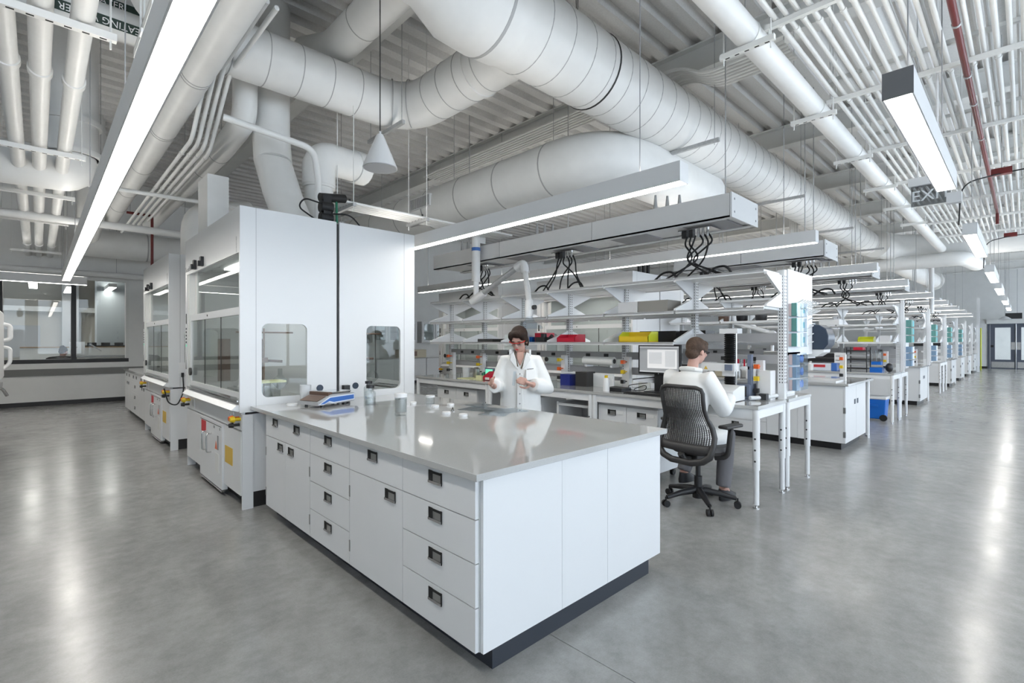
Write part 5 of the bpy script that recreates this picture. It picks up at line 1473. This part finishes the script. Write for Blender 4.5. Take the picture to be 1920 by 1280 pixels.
part(t, 'joint', MB().tube([(4.715, 4.58, 2.03), (4.70, 4.56, 1.93), (4.69, 4.57, 1.80)], [.055, .065, .05], 18), 'white_plastic')
part(t, 'clear_hood', MB().lathe([(.045, .16), (.07, .10), (.17, .03), (.18, 0)], (4.69, 4.55, 1.66), 24), 'acrylic')
part(t, 'spring', MB().cyl((4.70, 4.49, 1.94), (4.70, 4.45, 1.94), .03, n=12), 'black_plastic')

# ================================================================ SECOND AND THIRD ROWS
solo('bench_tray', MB().box(8.1, 8.7, 1.85, 2.5, .914, .93), 'translucent_white', 'flat white tray on the end of the second bench row', 'tray')
t = thing('shaker', 'blue and white shaker with red badge on the third bench row', 'instrument', (11.5, 2.9, .914))
part(t, 'body', MB().box(11.25, 11.7, 2.62, 3.25, .914, 1.06), 'balance_edge', bev=.01)
part(t, 'blue_end', MB().box(11.24, 11.7, 2.55, 2.65, .914, 1.07), 'balance_blue', bev=.01)
part(t, 'badge', MB().box(11.244, 11.25, 2.75, 2.95, .98, 1.03), 'label_red')
t = thing('slide_stack', 'black slotted trays with white end frame on top of the shaker', 'trays', (11.5, 2.85, 1.07))
part(t, 'tray', MB().box(11.28, 11.6, 2.6, 3.25, 1.08, 1.155), 'black_plastic')
part(t, 'tray', MB().box(11.28, 11.6, 2.6, 3.25, 1.175, 1.25), 'black_plastic')
part(t, 'end_frame', MB().box(11.27, 11.61, 2.42, 2.6, 1.07, 1.27), 'white_plastic')
part(t, 'slot', MB().box(11.265, 11.27, 2.44, 2.58, 1.12, 1.13).box(11.265, 11.27, 2.44, 2.58, 1.2, 1.21), 'print_black')
t = thing('wire_rack', 'black wire tray rack standing on the third bench row', 'rack', (11.45, 2.24, .914))
for k in range(5):
    part(t, 'shelf', MB().box(11.3, 11.6, 2.09, 2.39, .96 + k * .085, .985 + k * .085), 'rail_grey' if k % 2 else 'charcoal_plastic')
for x in (11.29, 11.61):
    for y in (2.08, 2.40):
        part(t, 'upright', MB().cyl((x, y, .914), (x, y, 1.38), .009, n=6), 'black_plastic')
part(t, 'red_pack', MB().box(11.32, 11.55, 2.15, 2.30, 1.325, 1.38), 'red_plastic')
t = thing('funnel_stand', 'blue stand with clear funnels on the third bench row', 'stand', (11.5, 1.95, .914))
part(t, 'base', MB().box(11.38, 11.6, 1.86, 2.05, .914, 1.0).box(11.4, 11.58, 1.88, 2.03, 1.05, 1.11), 'blue_plastic')
for k in range(3):
    part(t, 'funnel', MB().lathe([(.008, 0), (.012, .1), (.035, .22), (.03, .22)], (11.48, 1.89 + k * .065, 1.1), 12), 'jar_glass')
solo('black_pump', MB().ball((11.5, 1.77, 1.0), (.09, .06, .085)), 'black_plastic', 'rounded black pump on the aisle end of the third bench', 'pump')
t = thing('cooler', 'bright blue wheeled cooler with white lid under the third bench', 'cooler', (11.55, 1.97, 0))
part(t, 'body', loft([[(11.40, 1.83, .03), (11.70, 1.83, .03), (11.70, 2.13, .03), (11.40, 2.13, .03)], [(11.38, 1.80, .40), (11.72, 1.80, .40), (11.72, 2.16, .40), (11.38, 2.16, .40)]]), 'blue_plastic', bev=.015)
part(t, 'lid', MB().box(11.37, 11.73, 1.79, 2.17, .40, .455), 'white_plastic', bev=.015)
part(t, 'handle', MB().box(11.355, 11.385, 1.92, 2.06, .27, .31), 'blue_plastic')
part(t, 'wheel', MB().cyl((11.37, 1.84, .06), (11.41, 1.84, .06), .06, n=18), 'black_rubber')
solo('carton', MB().box(11.6, 11.95, 2.22, 2.5, 0, .58), 'cardboard', 'tall brown carton behind the blue cooler', 'box')
bin_('lime bin on the shelf of the third bench row', 11.42, 2.0, 2.25, 1.483, .10, 'lime_plastic', 'lime_plastic')
solo('storage_box', MB().box(11.4, 11.7, 2.55, 2.9, 1.823, 1.93), 'white_plastic', 'white slotted case on the shelf of the third bench row', 'case')
solo('storage_box', MB().box(11.42, 11.6, 1.74, 1.90, 1.483, 1.60), 'card_white', 'white carton on the shelf end of the third bench row', 'box')
solo('microwave', MB().box(22.0, 22.5, 1.9, 2.5, .914, 1.22), 'white_plastic', 'white microwave on a bench far down the aisle', 'microwave')
solo('black_cases', MB().box(22.0, 22.4, 1.85, 2.7, 1.30, 1.44), 'black_plastic', 'long black case hung above the far microwave', 'case')
# glove holders on the other shelving ends
for i in (2, 3, 4, 5):
    x = BX[i] + .86
    t = thing('glove_rack', 'green and blue glove holder on the shelving end of the %s' % row(i), 'holder', (x + .15, 1.56, 1.0), group='far glove holders')
    part(t, 'back_plate', MB().box(x - .03, x + .33, 1.585, 1.60, .98, 1.95), 'shelf_white')
    for k in range(3):
        part(t, 'glove_box', MB().box(x, x + .30, 1.50, 1.585, 1.47 + k * .15, 1.60 + k * .15), 'green_box')
        part(t, 'print', MB().box(x + .16, x + .28, 1.497, 1.50, 1.48 + k * .15, 1.58 + k * .15), 'teal_print')
        part(t, 'pocket', MB().box(x, x + .30, 1.50, 1.585, 1.02 + k * .13, 1.13 + k * .13), 'blue_card')
        part(t, 'pocket_front', MB().box(x + .12, x + .30, 1.495, 1.50, 1.02 + k * .13, 1.13 + k * .13), 'balance_edge')
for i in (1, 2, 3, 5):
    tap_cluster('white tap column with coloured grips on the %s' % row(i), BX[i] + .62, 1.86, RYB)
for i in (1, 2):
    for k in range(3):
        solo('lab_bottle', MB().lathe([(.045, 0), (.05, .02), (.05, .12), (.02, .15), (.02, .18)], (BX[i] + .12, 3.0 + k * .16, .914), 14), ('white_plastic', 'steel', 'beige_plastic')[k], '%s bottle on the worktop of the %s' % (('white', 'steel', 'beige')[k], row(i)), 'bottle')
for k in range(3):
    solo('dark_pot', MB().lathe([(.07, 0), (.085, .02), (.09, .10), (.08, .11)], (BX[1] + .5, 2.95 + k * .3, 1.823), 16), ('charcoal_plastic', 'black_plastic', 'brown_metal')[k], '%s pot on the middle shelf of the second bench row' % ('charcoal', 'black', 'brown')[k], 'pot', 'pots on the second row shelf')
t = thing('stand_arm', 'white folding arm above the second bench row', 'arm', (BX[1] + .4, 2.75, .914))
part(t, 'column', MB().cyl((BX[1] + .4, 2.75, .914), (BX[1] + .4, 2.75, 1.66), .025, n=12), 'white_plastic')
part(t, 'arm', MB().tube([(BX[1] + .4, 2.75, 1.62), (BX[1] + .38, 3.0, 1.70), (BX[1] + .36, 3.35, 1.80)], [.035, .03, .025], 10), 'white_plastic')
part(t, 'hub', MB().cyl((BX[1] + .36, 2.75, 1.60), (BX[1] + .44, 2.75, 1.60), .06, n=14), 'white_plastic')
for k, (m, h) in enumerate((('white_plastic', .22), ('beige_plastic', .16), ('card_white', .3), ('charcoal_plastic', .18))):
    solo('bench_instrument', MB().box(BX[1] + .2, BX[1] + .5, 2.9 + k * .38, 3.2 + k * .38, .914, .914 + h), m, '%s boxed instrument on the second bench row' % ('low white', 'beige', 'tall pale', 'dark grey')[k], 'instrument', bev=.01)
# snorkel arm far along the aisle
t = thing('extraction_arm', 'extraction arm folded above the far bench rows', 'extraction arm', (19.5, 2.4, 2.0))
part(t, 'mount_tube', MB().cyl((19.8, 2.0, 2.35), (19.8, 2.0, ZC + .05), .06, n=14), 'white_plastic')
part(t, 'boom', MB().cyl((19.8, 2.0, 2.4), (19.4, 3.0, 2.0), .05, n=14), 'galvanised')
part(t, 'boom', MB().cyl((19.4, 3.0, 2.0), (19.6, 2.2, 2.05), .05, n=14), 'white_plastic')

# ================================================================ THE OFFICE
t = thing('partition', 'white low partition behind the seated office worker', 'partition', (.1, 18.2, 0))
part(t, 'panel', MB().box(-.35, 1.88, 18.4, 18.46, 0, 1.32), 'white_paint')
part(t, 'cap', MB().box(-.35, 1.88, 18.38, 18.48, 1.32, 1.345), 'wood')
part(t, 'ledge', MB().box(.65, 1.88, 18.1, 18.4, 1.05, 1.10), 'office_grey')
t = thing('monitor_mount', 'row of dark monitor arms on the office partition', 'monitor arm', (1.2, 18.0, 1.35))
part(t, 'bar', MB().box(.95, 1.85, 18.38, 18.44, 1.345, 1.38), 'black_plastic')
for k in range(3):
    part(t, 'head', MB().box(1.0 + k * .3, 1.2 + k * .3, 18.32, 18.4, 1.38, 1.46), 'black_plastic')
part(t, 'arm', MB().beam((.7, 18.3, 1.3), (1.0, 18.35, 1.42), .03, .03).beam((1.05, 18.3, 1.42), (1.3, 18.2, 1.22), .03, .03), 'galvanised')
solo('desk_screen', MB().box(.62, .95, 18.3, 18.33, 1.25, 1.48), 'white_plastic', 'small white screen on the office partition', 'screen')
solo('office_counter', MB().box(1.9, 3.4, 18.0, 18.35, 0, 1.28), 'wood', 'wooden cabinet at the end of the office partition', 'cabinet')
solo('office_chair_back', MB().tube(rpath([(.12, 16.9, .95), (.16, 16.9, 1.08), (.44, 16.86, 1.12), (.70, 16.9, 1.08), (.74, 16.9, .95)], .15), .02, 8).box(.14, .72, 16.90, 16.93, .55, 1.08).box(.40, .46, 16.9, 16.96, 0, .55), 'charcoal_mesh', 'dark curved chair back of the office worker', 'chair')
for i, x in enumerate((-2.2, -.9)):
    solo('wall_board', MB().box(x, x + .95, 21.93, 21.99, 1.0, 2.0), 'office_grey', 'grey acoustic panel on the office back wall, %s' % ('first' if i else 'second, further from the mullion'), 'panel', 'office wall panels')
# ================================================================ PEOPLE
def blend(o, vox, it=6, fac=.5):
    r = o.modifiers.new('skin', 'REMESH')
    r.mode = 'VOXEL'
    r.voxel_size = vox
    r.use_smooth_shade = True
    s = o.modifiers.new('smooth', 'SMOOTH')
    s.iterations = it
    s.factor = fac
    return o
def hand(mb, wrist, d, palm_n, side, curl=.6, L=.175):
    # palm and five fingers; d: direction of the hand, palm_n: direction the palm faces, side: thumb side
    d = Vector(d).normalized()
    n = Vector(palm_n)
    n = (n - d * n.dot(d)).normalized()
    s = d.cross(n) * side
    w = Vector(wrist)
    pl = L * .5
    mb.tube([w - d * .02, w + d * pl * .5, w + d * pl], [.026, .034, .036], 12, sq=.55)
    for k in range(4):
        o = s * (.028 - k * .0187)
        b0 = w + d * pl * .95 + o
        fl = L * (.46, .52, .48, .38)[k]
        pts = [b0 - d * .015, b0]
        cur, ang = b0, 0.0
        for j, q in enumerate((.45, .32, .23)):
            ang += curl * (.7 + .25 * j)
            cur = cur + (d * math.cos(ang) + n * math.sin(ang)) * fl * q
            pts.append(cur)
        mb.tube(pts, [.0095, .0095, .009, .0085, .0065], 8)
    tb = w + d * pl * .3 + s * .026
    t1 = tb + (d * .55 + s * .7 + n * .4).normalized() * .038
    t2 = t1 + (d * .85 + s * .1 + n * .6).normalized() * .034
    t3 = t2 + (d * .9 - s * .15 + n * .6).normalized() * .024
    mb.tube([tb - d * .01, t1, t2, t3], [.013, .0115, .0105, .008], 8)

def face(mb, c, m):
    # head at c turned by matrix m; looks along local -Y
    def P(x, y, z):
        return Vector(c) + m @ Vector((x, y, z))
    mb.ball(P(0, .012, .025), (.074, .094, .088), 18, 12, m)
    mb.ball(P(0, -.022, -.035), (.058, .066, .072), 16, 10, m)
    mb.ball(P(0, -.052, -.082), (.028, .026, .022), 12, 8, m)
    mb.tube([P(0, -.086, .012), P(0, -.100, -.012), P(0, -.106, -.030)], [.008, .011, .014], 10)
    mb.ball(P(0, -.092, -.034), (.016, .012, .009), 10, 7, m)
    mb.ball(P(0, -.083, -.058), (.022, .010, .008), 10, 7, m)
    mb.ball(P(0, -.076, .026), (.052, .016, .012), 12, 7, m)
    for s in (-1, 1):
        mb.ball(P(s * .040, -.060, -.016), (.022, .022, .020), 10, 7, m)
        mb.ball(P(s * .076, .012, -.012), (.009, .020, .032), 10, 8, m)
    return P
def person(label, loc, rz, J, vox=.007):
    t = thing('person', label, 'person', loc, rz, local=True)
    mb = MB()
    hm = Matrix.Rotation(J['turn'], 3, 'Z') @ Matrix.Rotation(J['nod'], 3, 'X')
    P = face(mb, J['head'], hm)
    nb = Vector(J['neck'])
    mb.tube([nb - Vector((0, 0, .05)), nb, P(0, .02, -.06)], [.062, .05, .05], 14)
    # trunk under the clothes
    ch, hp = Vector(J['chest']), Vector(J['hip'])
    mb.tube([hp, (ch + hp) / 2, ch, nb - Vector((0, 0, .03))], [.10, .10, .115, .06], 14, sq=.7)
    for s, k in ((-1, 'r'), (1, 'l')):
        sh, el, wr = (Vector(J[q + k]) for q in ('sh_', 'el_', 'wr_'))
        mb.tube([ch + Vector((s * .06, 0, .06)), sh, (sh + el) / 2, el, (el + wr) / 2, wr], [.06, .05, .044, .038, .035, .026], 12)
        hand(mb, wr, J['hd_' + k], J['pn_' + k], J['th_' + k], J.get('curl', .6))
        kn, an, to = (Vector(J[q + k]) for q in ('kn_', 'an_', 'to_'))
        mb.tube([hp + Vector((s * .07, 0, 0)), hp + Vector((s * .10, 0, -.03)), kn, an], [.075, .075, .055, .04], 12)
        mb.tube([an, an * .5 + to * .5 - Vector((0, 0, .02)), to], [.042, .04, .03], 10)
    b = part(t, 'body', mb, 'skin')
    blend(b, vox, 4, .4)
    # eyes and lips
    for s in (-1, 1):
        part(t, 'eye', MB().ball(P(s * .031, -.0795, -.002), (.0125, .006, .006), 10, 7, hm), 'print_black')
        part(t, 'brow', MB().ball(P(s * .033, -.090, .022), (.020, .005, .004), 10, 6, hm), J['hairm'])
    part(t, 'lips', MB().ball(P(0, -.0925, -.058), (.019, .005, .006), 10, 7, hm), 'label_red' if J.get('lips') else 'skin')
    return t, P, hm
def sleeve(mb, J, k, s, r=(.085, .078, .072, .066, .06), to=.97):
    ch = Vector(J['chest'])
    sh, el, wr = (Vector(J[q + k]) for q in ('sh_', 'el_', 'wr_'))
    mb.tube([ch + Vector((s * .05, 0, .05)), sh, sh * .45 + el * .55, el, el * .5 + wr * .5, el * (1 - to) + wr * to], [.075, r[0], r[1], r[2], r[3], r[4]], 16)
def elli(c, rx, ry, n=28):
    return [(c[0] + rx * math.cos(2 * PI * k / n), c[1] + ry * math.sin(2 * PI * k / n), c[2]) for k in range(n)]

# -- the woman standing behind the island
JW = dict(head=(-.015, -.065, 1.525), turn=R(-16), nod=R(24), neck=(0, -.005, 1.415), chest=(0, .005, 1.26), hip=(0, .01, .90), hairm='hair_brown', lips=True,
          sh_r=(-.155, .005, 1.315), el_r=(-.225, -.03, 1.075), wr_r=(-.245, -.215, 1.085), hd_r=(-.25, -.9, .42), pn_r=(.9, -.1, .2), th_r=1,
          sh_l=(.155, .005, 1.315), el_l=(.262, -.02, 1.045), wr_l=(.115, -.215, 1.105), hd_l=(-.75, -.45, .32), pn_l=(-.2, .9, -.1), th_l=1, curl=.5,
          kn_r=(-.09, -.01, .48), an_r=(-.09, .02, .09), to_r=(-.095, -.09, .035), kn_l=(.09, -.01, .48), an_l=(.09, .02, .09), to_l=(.095, -.09, .035))
t, P, hm = person('standing woman in a white lab coat and safety glasses behind the island', (3.41, 3.43, 0), R(-47), JW)
t.scale = (.99, .99, .985)
cw = loft([elli((0, .01, .55), .225, .165), elli((0, .01, .8), .21, .158), elli((0, .01, .98), .198, .15), elli((0, .005, 1.12), .195, .142), elli((0, .0, 1.25), .185, .130), elli((0, .0, 1.33), .155, .108), elli((0, .005, 1.38), .105, .085), elli((0, .012, 1.405), .072, .066)])
sleeve(cw, JW, 'r', -1, (.074, .074, .074, .068, .068), .9)
sleeve(cw, JW, 'l', 1, (.074, .074, .076, .070, .066), .9)
c_ = part(t, 'lab_coat', cw, 'coat_white')
blend(c_, .012, 8, .5)
for s in (-1, 1):
    part(t, 'collar', MB().prism([(s * .012, 1.235), (s * .035, 1.25), (s * .100, 1.335), (s * .088, 1.395), (s * .062, 1.41), (s * .048, 1.37)], 'y', -.142, -.120).cbox((s * .075, -.06, 1.405), (.02, .14, .06), Matrix.Rotation(R(s * 20), 3, 'Z')), 'coat_white', bev=.006)
part(t, 'neckline', MB().prism([(0, 1.26), (.036, 1.36), (.034, 1.41), (-.034, 1.41), (-.036, 1.36)], 'y', -.124, -.07), 'skin', bev=.01)
part(t, 'lanyard', MB().tube([(.055, -.06, 1.41), (.052, -.125, 1.37), (.02, -.142, 1.27), (.012, -.145, 1.25)], .006, 6).tube([(-.055, -.06, 1.41), (-.048, -.125, 1.37), (-.02, -.142, 1.27)], .006, 6), 'shirt_teal')
for k in range(6):
    part(t, 'button', MB().cyl((.0, -.168 - .004 * (k > 2), 1.20 - k * .095), (.0, -.135, 1.20 - k * .095), .007, n=8), 'print_grey')
part(t, 'placket', MB().box(-.028, .028, -.164, -.13, .56, 1.20), 'coat_white', bev=.004)
part(t, 'pocket', MB().cbox((.10, -.135, 1.19), (.10, .02, .10), Matrix.Rotation(R(28), 3, 'Z')), 'coat_white', bev=.004)
part(t, 'pen', MB().beam((.07, -.155, 1.245), (.13, -.128, 1.25), .006, .005), 'print_black')
part(t, 'trousers', MB().tube([(-.09, .01, .62), (-.09, 0, .48), (-.09, .02, .08)], [.09, .08, .065], 14).tube([(.09, .01, .62), (.09, 0, .48), (.09, .02, .08)], [.09, .08, .065], 14), 'trouser_grey')
for s in (-1, 1):
    part(t, 'shoe', loft([elli((s * .095, -.05, .0), .045, .125, 16), elli((s * .095, -.05, .03), .047, .128, 16), elli((s * .095, .0, .08), .04, .07, 16)]), 'shoe_black')
hw = MB().ball(P(0, .034, .048), (.085, .094, .088), 20, 12, hm).ball(P(.012, -.042, .080), (.068, .052, .036), 16, 9, hm)
for s in (-1, 1):
    hw.ball(P(s * .058, -.035, .060), (.030, .052, .046), 12, 8, hm).ball(P(s * .074, -.005, .030), (.016, .040, .055), 12, 8, hm).ball(P(s * .074, .035, -.02), (.016, .035, .06), 10, 8, hm)
hw.ball(P(0, .085, -.035), (.064, .042, .07), 14, 9, hm)
blend(part(t, 'hair', hw, 'hair_brown'), .008, 4, .4)
gl = part(t, 'safety_glasses', MB().tube([P(-.078, .01, .008), P(-.072, -.075, .014), P(-.03, -.108, .016), P(0, -.106, .014), P(.03, -.108, .016), P(.072, -.075, .014), P(.078, .01, .008)], .0055, 6), 'glasses_red')
part(gl, 'lens', MB().add([P(-.07, -.08, .012), P(0, -.112, .012), P(.07, -.08, .012), P(.066, -.082, -.03), P(0, -.114, -.034), P(-.066, -.082, -.03)], [(0, 1, 4, 5), (1, 2, 3, 4)]), 'acrylic')
# the clear sample she holds
solo('sample_tube', MB().tube([(3.203, 3.315, 1.08), (3.212, 3.305, 1.21)], .014, 10), 'acrylic', 'clear sample card held by the standing woman', 'sample')

# -- the man at the computer bench
JM = dict(head=(-.03, -.125, 1.395), turn=R(-10), nod=R(16), neck=(-.01, -.07, 1.225), chest=(0, -.04, 1.05), hip=(0, -.03, .66), hairm='hair_light',
          sh_r=(-.195, -.045, 1.145), el_r=(-.285, -.15, .87), wr_r=(-.20, -.40, .965), hd_r=(.25, -.95, 0), pn_r=(0, 0, -1), th_r=1,
          sh_l=(.195, -.045, 1.145), el_l=(.275, -.16, .88), wr_l=(.20, -.40, .965), hd_l=(-.2, -.95, 0), pn_l=(0, 0, -1), th_l=-1, curl=.3,
          kn_r=(-.19, -.36, .60), an_r=(-.18, -.31, .13), to_r=(-.19, -.40, .045), kn_l=(.15, -.36, .60), an_l=(.17, -.20, .22), to_l=(.175, -.28, .15))
RZM = R(82)
t, P, hm = person('seated man in a white lab coat working at the first bench, seen from behind', (4.36, 2.19, 0), RZM, JM)
cm = loft([elli((0, .0, .56), .185, .12), elli((0, -.01, .68), .185, .12), elli((0, -.01, .80), .185, .125), elli((0, -.01, .95), .205, .145), elli((0, -.03, 1.08), .215, .14), elli((0, -.045, 1.165), .175, .115), elli((-.005, -.058, 1.205), .095, .085), elli((-.01, -.065, 1.235), .072, .068)])
sleeve(cm, JM, 'r', -1, (.092, .085, .078, .068, .055), .93)
sleeve(cm, JM, 'l', 1, (.092, .085, .078, .068, .055), .93)
cm.tube([(-.10, -.01, .58), (-.17, -.2, .60), (-.18, -.30, .59)], [.12, .11, .095], 14)
cm.tube([(.10, -.01, .58), (.15, -.2, .60), (.15, -.30, .59)], [.12, .11, .095], 14)
blend(part(t, 'lab_coat', cm, 'coat_white'), .012, 8, .5)
part(t, 'collar', MB().tube([(.05, -.13, 1.19), (.085, -.07, 1.225), (.06, -.005, 1.235), (-.01, .015, 1.24), (-.08, -.005, 1.235), (-.10, -.07, 1.225), (-.06, -.13, 1.19)], [.012, .02, .022, .022, .022, .02, .012], 10), 'coat_white')
tr = MB()
for s, k in ((-1, 'r'), (1, 'l')):
    kn, an = Vector(JM['kn_' + k]), Vector(JM['an_' + k])
    tr.tube([Vector((s * .09, -.01, .60)), kn * .5 + Vector((s * .05, -.01, .31)), kn, kn * .5 + an * .5, an], [.085, .088, .084, .074, .066], 16)
blend(part(t, 'trousers', tr, 'trouser_grey'), .012, 4, .4)
for k in ('r', 'l'):
    a, q = Vector(JM['an_' + k]), Vector(JM['to_' + k])
    z0 = q.z - .04
    part(t, 'shoe', loft([elli(((a.x + q.x) / 2, (a.y + q.y) / 2 - .02, z0), .045, .125, 16), elli(((a.x + q.x) / 2, (a.y + q.y) / 2 - .02, z0 + .035), .047, .128, 16), elli((a.x, a.y - .01, z0 + .095), .042, .06, 16)]), 'shoe_black')
hw = MB().ball(P(0, .030, .040), (.086, .100, .094), 20, 12, hm).ball(P(0, .060, -.03), (.070, .058, .062), 16, 9, hm).ball(P(0, -.035, .085), (.066, .055, .036), 14, 9, hm)
for s in (-1, 1):
    hw.ball(P(s * .066, -.005, .040), (.022, .050, .050), 12, 8, hm)
blend(part(t, 'hair', hw, 'hair_light'), .008, 3, .4)
gl = part(t, 'safety_glasses', MB().tube([P(-.080, .01, .008), P(-.074, -.075, .012), P(-.03, -.108, .012), P(.03, -.108, .012), P(.074, -.075, .012), P(.080, .01, .008)], .005, 6), 'black_plastic')
part(gl, 'lens', MB().add([P(-.07, -.08, .012), P(0, -.112, .012), P(.07, -.08, .012), P(.066, -.082, -.03), P(0, -.114, -.034), P(-.066, -.082, -.03)], [(0, 1, 4, 5), (1, 2, 3, 4)]), 'acrylic')

# -- his chair (local frame: sits facing -Y)
t = thing('task_chair', 'charcoal mesh-back swivel chair under the seated man', 'chair', (4.375, 2.085, 0), RZM, local=True)
part(t, 'seat', loft([elli((0, -.02, .485), .24, .23, 24), elli((0, -.02, .52), .265, .255, 24), elli((0, -.02, .555), .25, .24, 24)]), 'charcoal_mesh')
part(t, 'mechanism', MB().box(-.08, .08, -.12, .14, .43, .49), 'charcoal_plastic', bev=.01)
part(t, 'gas_column', MB().cyl((0, 0, .12), (0, 0, .26), .035, n=16).cyl((0, 0, .26), (0, 0, .44), .022, n=14), 'black_plastic')
part(t, 'hub', MB().cyl((0, 0, .06), (0, 0, .16), .05, n=18), 'black_plastic')
for k in range(5):
    a = R(-90 + 72 * k + 14)
    ca, sa = math.cos(a), math.sin(a)
    l = part(t, 'base_leg', MB().tube([(ca * .03, sa * .03, .13), (ca * .18, sa * .18, .115), (ca * .32, sa * .32, .085)], [.034, .026, .018], 10), 'black_plastic')
    q = Vector((-sa, ca, 0))
    w = Vector((ca * .33, sa * .33, .03))
    part(l, 'caster', MB().cyl(w - q * .026, w - q * .008, .03, n=16).cyl(w + q * .008, w + q * .026, .03, n=16).cyl(w + Vector((0, 0, 0)), w + Vector((0, 0, .06)), .008, n=8), 'black_rubber')
hwid = [(.43, .10), (.455, .20), (.50, .255), (.58, .272), (.66, .268), (.74, .245), (.82, .215), (.90, .205), (.98, .208), (1.04, .210), (1.075, .195), (1.09, .15)]
def hw_at(z):
    for (a, b), (c, d) in zip(hwid, hwid[1:]):
        if a <= z <= c:
            return b + (d - b) * (z - a) / (c - a)
    return .15
def by(z, x):
    # depth of the back shell: bent backwards at the top, wrapped round the sides
    return .265 - .07 * math.exp(-((z - .72) / .16) ** 2) + .06 * max(0, z - .85) - .55 * x * x
loop = [Vector((w, by(z, w), z)) for z, w in hwid] + [Vector((-w, by(z, w), z)) for z, w in reversed(hwid)]
fr = MB()
fr.tube(loop + [loop[0]], [.030 if q.z < .52 else (.024 if q.z < .75 else .019) for q in loop + [loop[0]]], 10, cap=False)
part(t, 'back_frame', fr, 'charcoal_plastic')
ms = MB()
NS = 25
for k in range(NS):
    u = -1 + 2 * (k + .5) / NS
    pts = []
    for j in range(15):
        z = .585 + (1.075 - .585) * j / 14
        x = u * hw_at(z) * .97
        pts.append(Vector((x, by(z, x), z)))
    for a, b in zip(pts, pts[1:]):
        ms.beam(a, b, .0105, .004)
for j in range(34):
    z = .59 + j * .0145
    w = hw_at(z) * .96
    prev = None
    for i in range(9):
        x = -w + 2 * w * i / 8
        p = Vector((x, by(z, x) + .002, z))
        if prev is not None: ms.beam(prev, p, .003, .0028)
        prev = p
part(t, 'back_mesh', ms, 'charcoal_mesh', kind='stuff')
lp = MB()
rows = []
for z in (.455, .47, .50, .585):
    w = hw_at(z) * .96
    rows.append([(-w + 2 * w * i / 10, by(z, -w + 2 * w * i / 10), z) for i in range(11)])
band = [(.505, .59)]
vs, fs = [], []
for z in (.51, .55, .59):
    w = hw_at(z) * .97
    for i in range(13):
        x = -w + 2 * w * i / 12
        vs.append((x, by(z, x) - .006, z))
for r_ in range(2):
    for i in range(12):
        a = r_ * 13 + i
        fs.append((a, a + 1, a + 14, a + 13))
o = part(t, 'lower_band', MB().add(vs, fs), 'charcoal_plastic')
sm = o.modifiers.new('thick', 'SOLIDIFY')
sm.thickness = .012
part(t, 'back_strut', MB().tube(rpath([(0, .10, .45), (0, .22, .44), (0, .262, .50)], .06), .03, 10), 'charcoal_plastic')
for s in (-1, 1):
    ar = part(t, 'armrest', MB().tube(rpath([(s * .18, .02, .46), (s * .29, .0, .48), (s * .31, -.01, .70), (s * .30, -.03, .735)], .07), .018, 10, sq=1.3), 'charcoal_plastic')
    part(ar, 'arm_pad', MB().box(s * .30 - .045, s * .30 + .045, -.16, .10, .735, .765), 'charcoal_plastic', bev=.012)

# -- the office worker behind the window
JO = dict(head=(0, -.05, 1.225), turn=R(10), nod=R(28), neck=(0, -.01, 1.075), chest=(0, .0, .92), hip=(0, .08, .52), hairm='hair_dark',
          sh_r=(-.17, .0, 1.01), el_r=(-.23, -.10, .78), wr_r=(-.12, -.22, 1.06), hd_r=(.3, -.2, .9), pn_r=(1, 0, 0), th_r=1,
          sh_l=(.17, .0, 1.01), el_l=(.24, -.12, .80), wr_l=(.16, -.36, .80), hd_l=(-.2, -.95, 0), pn_l=(0, 0, -1), th_l=-1, curl=.4,
          kn_r=(-.12, -.38, .50), an_r=(-.12, -.32, .09), to_r=(-.12, -.45, .035), kn_l=(.12, -.38, .50), an_l=(.12, -.32, .09), to_l=(.12, -.45, .035))
t, P, hm = person('office worker with dark hair in a bun behind the interior window', (.44, 17.15, 0), R(135), JO, vox=.012)
co = loft([elli((0, .08, .45), .18, .14), elli((0, .05, .7), .175, .13), elli((0, .0, .95), .185, .125), elli((0, 0, 1.03), .14, .1), elli((0, -.005, 1.07), .07, .065)])
sleeve(co, JO, 'r', -1, (.078, .07, .06, .055, .045), .95)
sleeve(co, JO, 'l', 1, (.078, .07, .06, .055, .045), .95)
blend(part(t, 'blouse', co, 'blouse_pale'), .015, 5, .5)
part(t, 'trousers', MB().tube([(-.09, .05, .5), (-.12, -.36, .50), (-.12, -.32, .10)], [.1, .08, .06], 12).tube([(.09, .05, .5), (.12, -.36, .50), (.12, -.32, .10)], [.1, .08, .06], 12), 'trouser_grey')
hw = MB().ball(P(0, .035, .035), (.088, .098, .092), 18, 12, hm).ball(P(0, .10, .085), (.055, .05, .05), 12, 8, hm).ball(P(0, .07, -.03), (.07, .05, .06), 12, 8, hm)
blend(part(t, 'hair', hw, 'hair_dark'), .012, 3, .4)
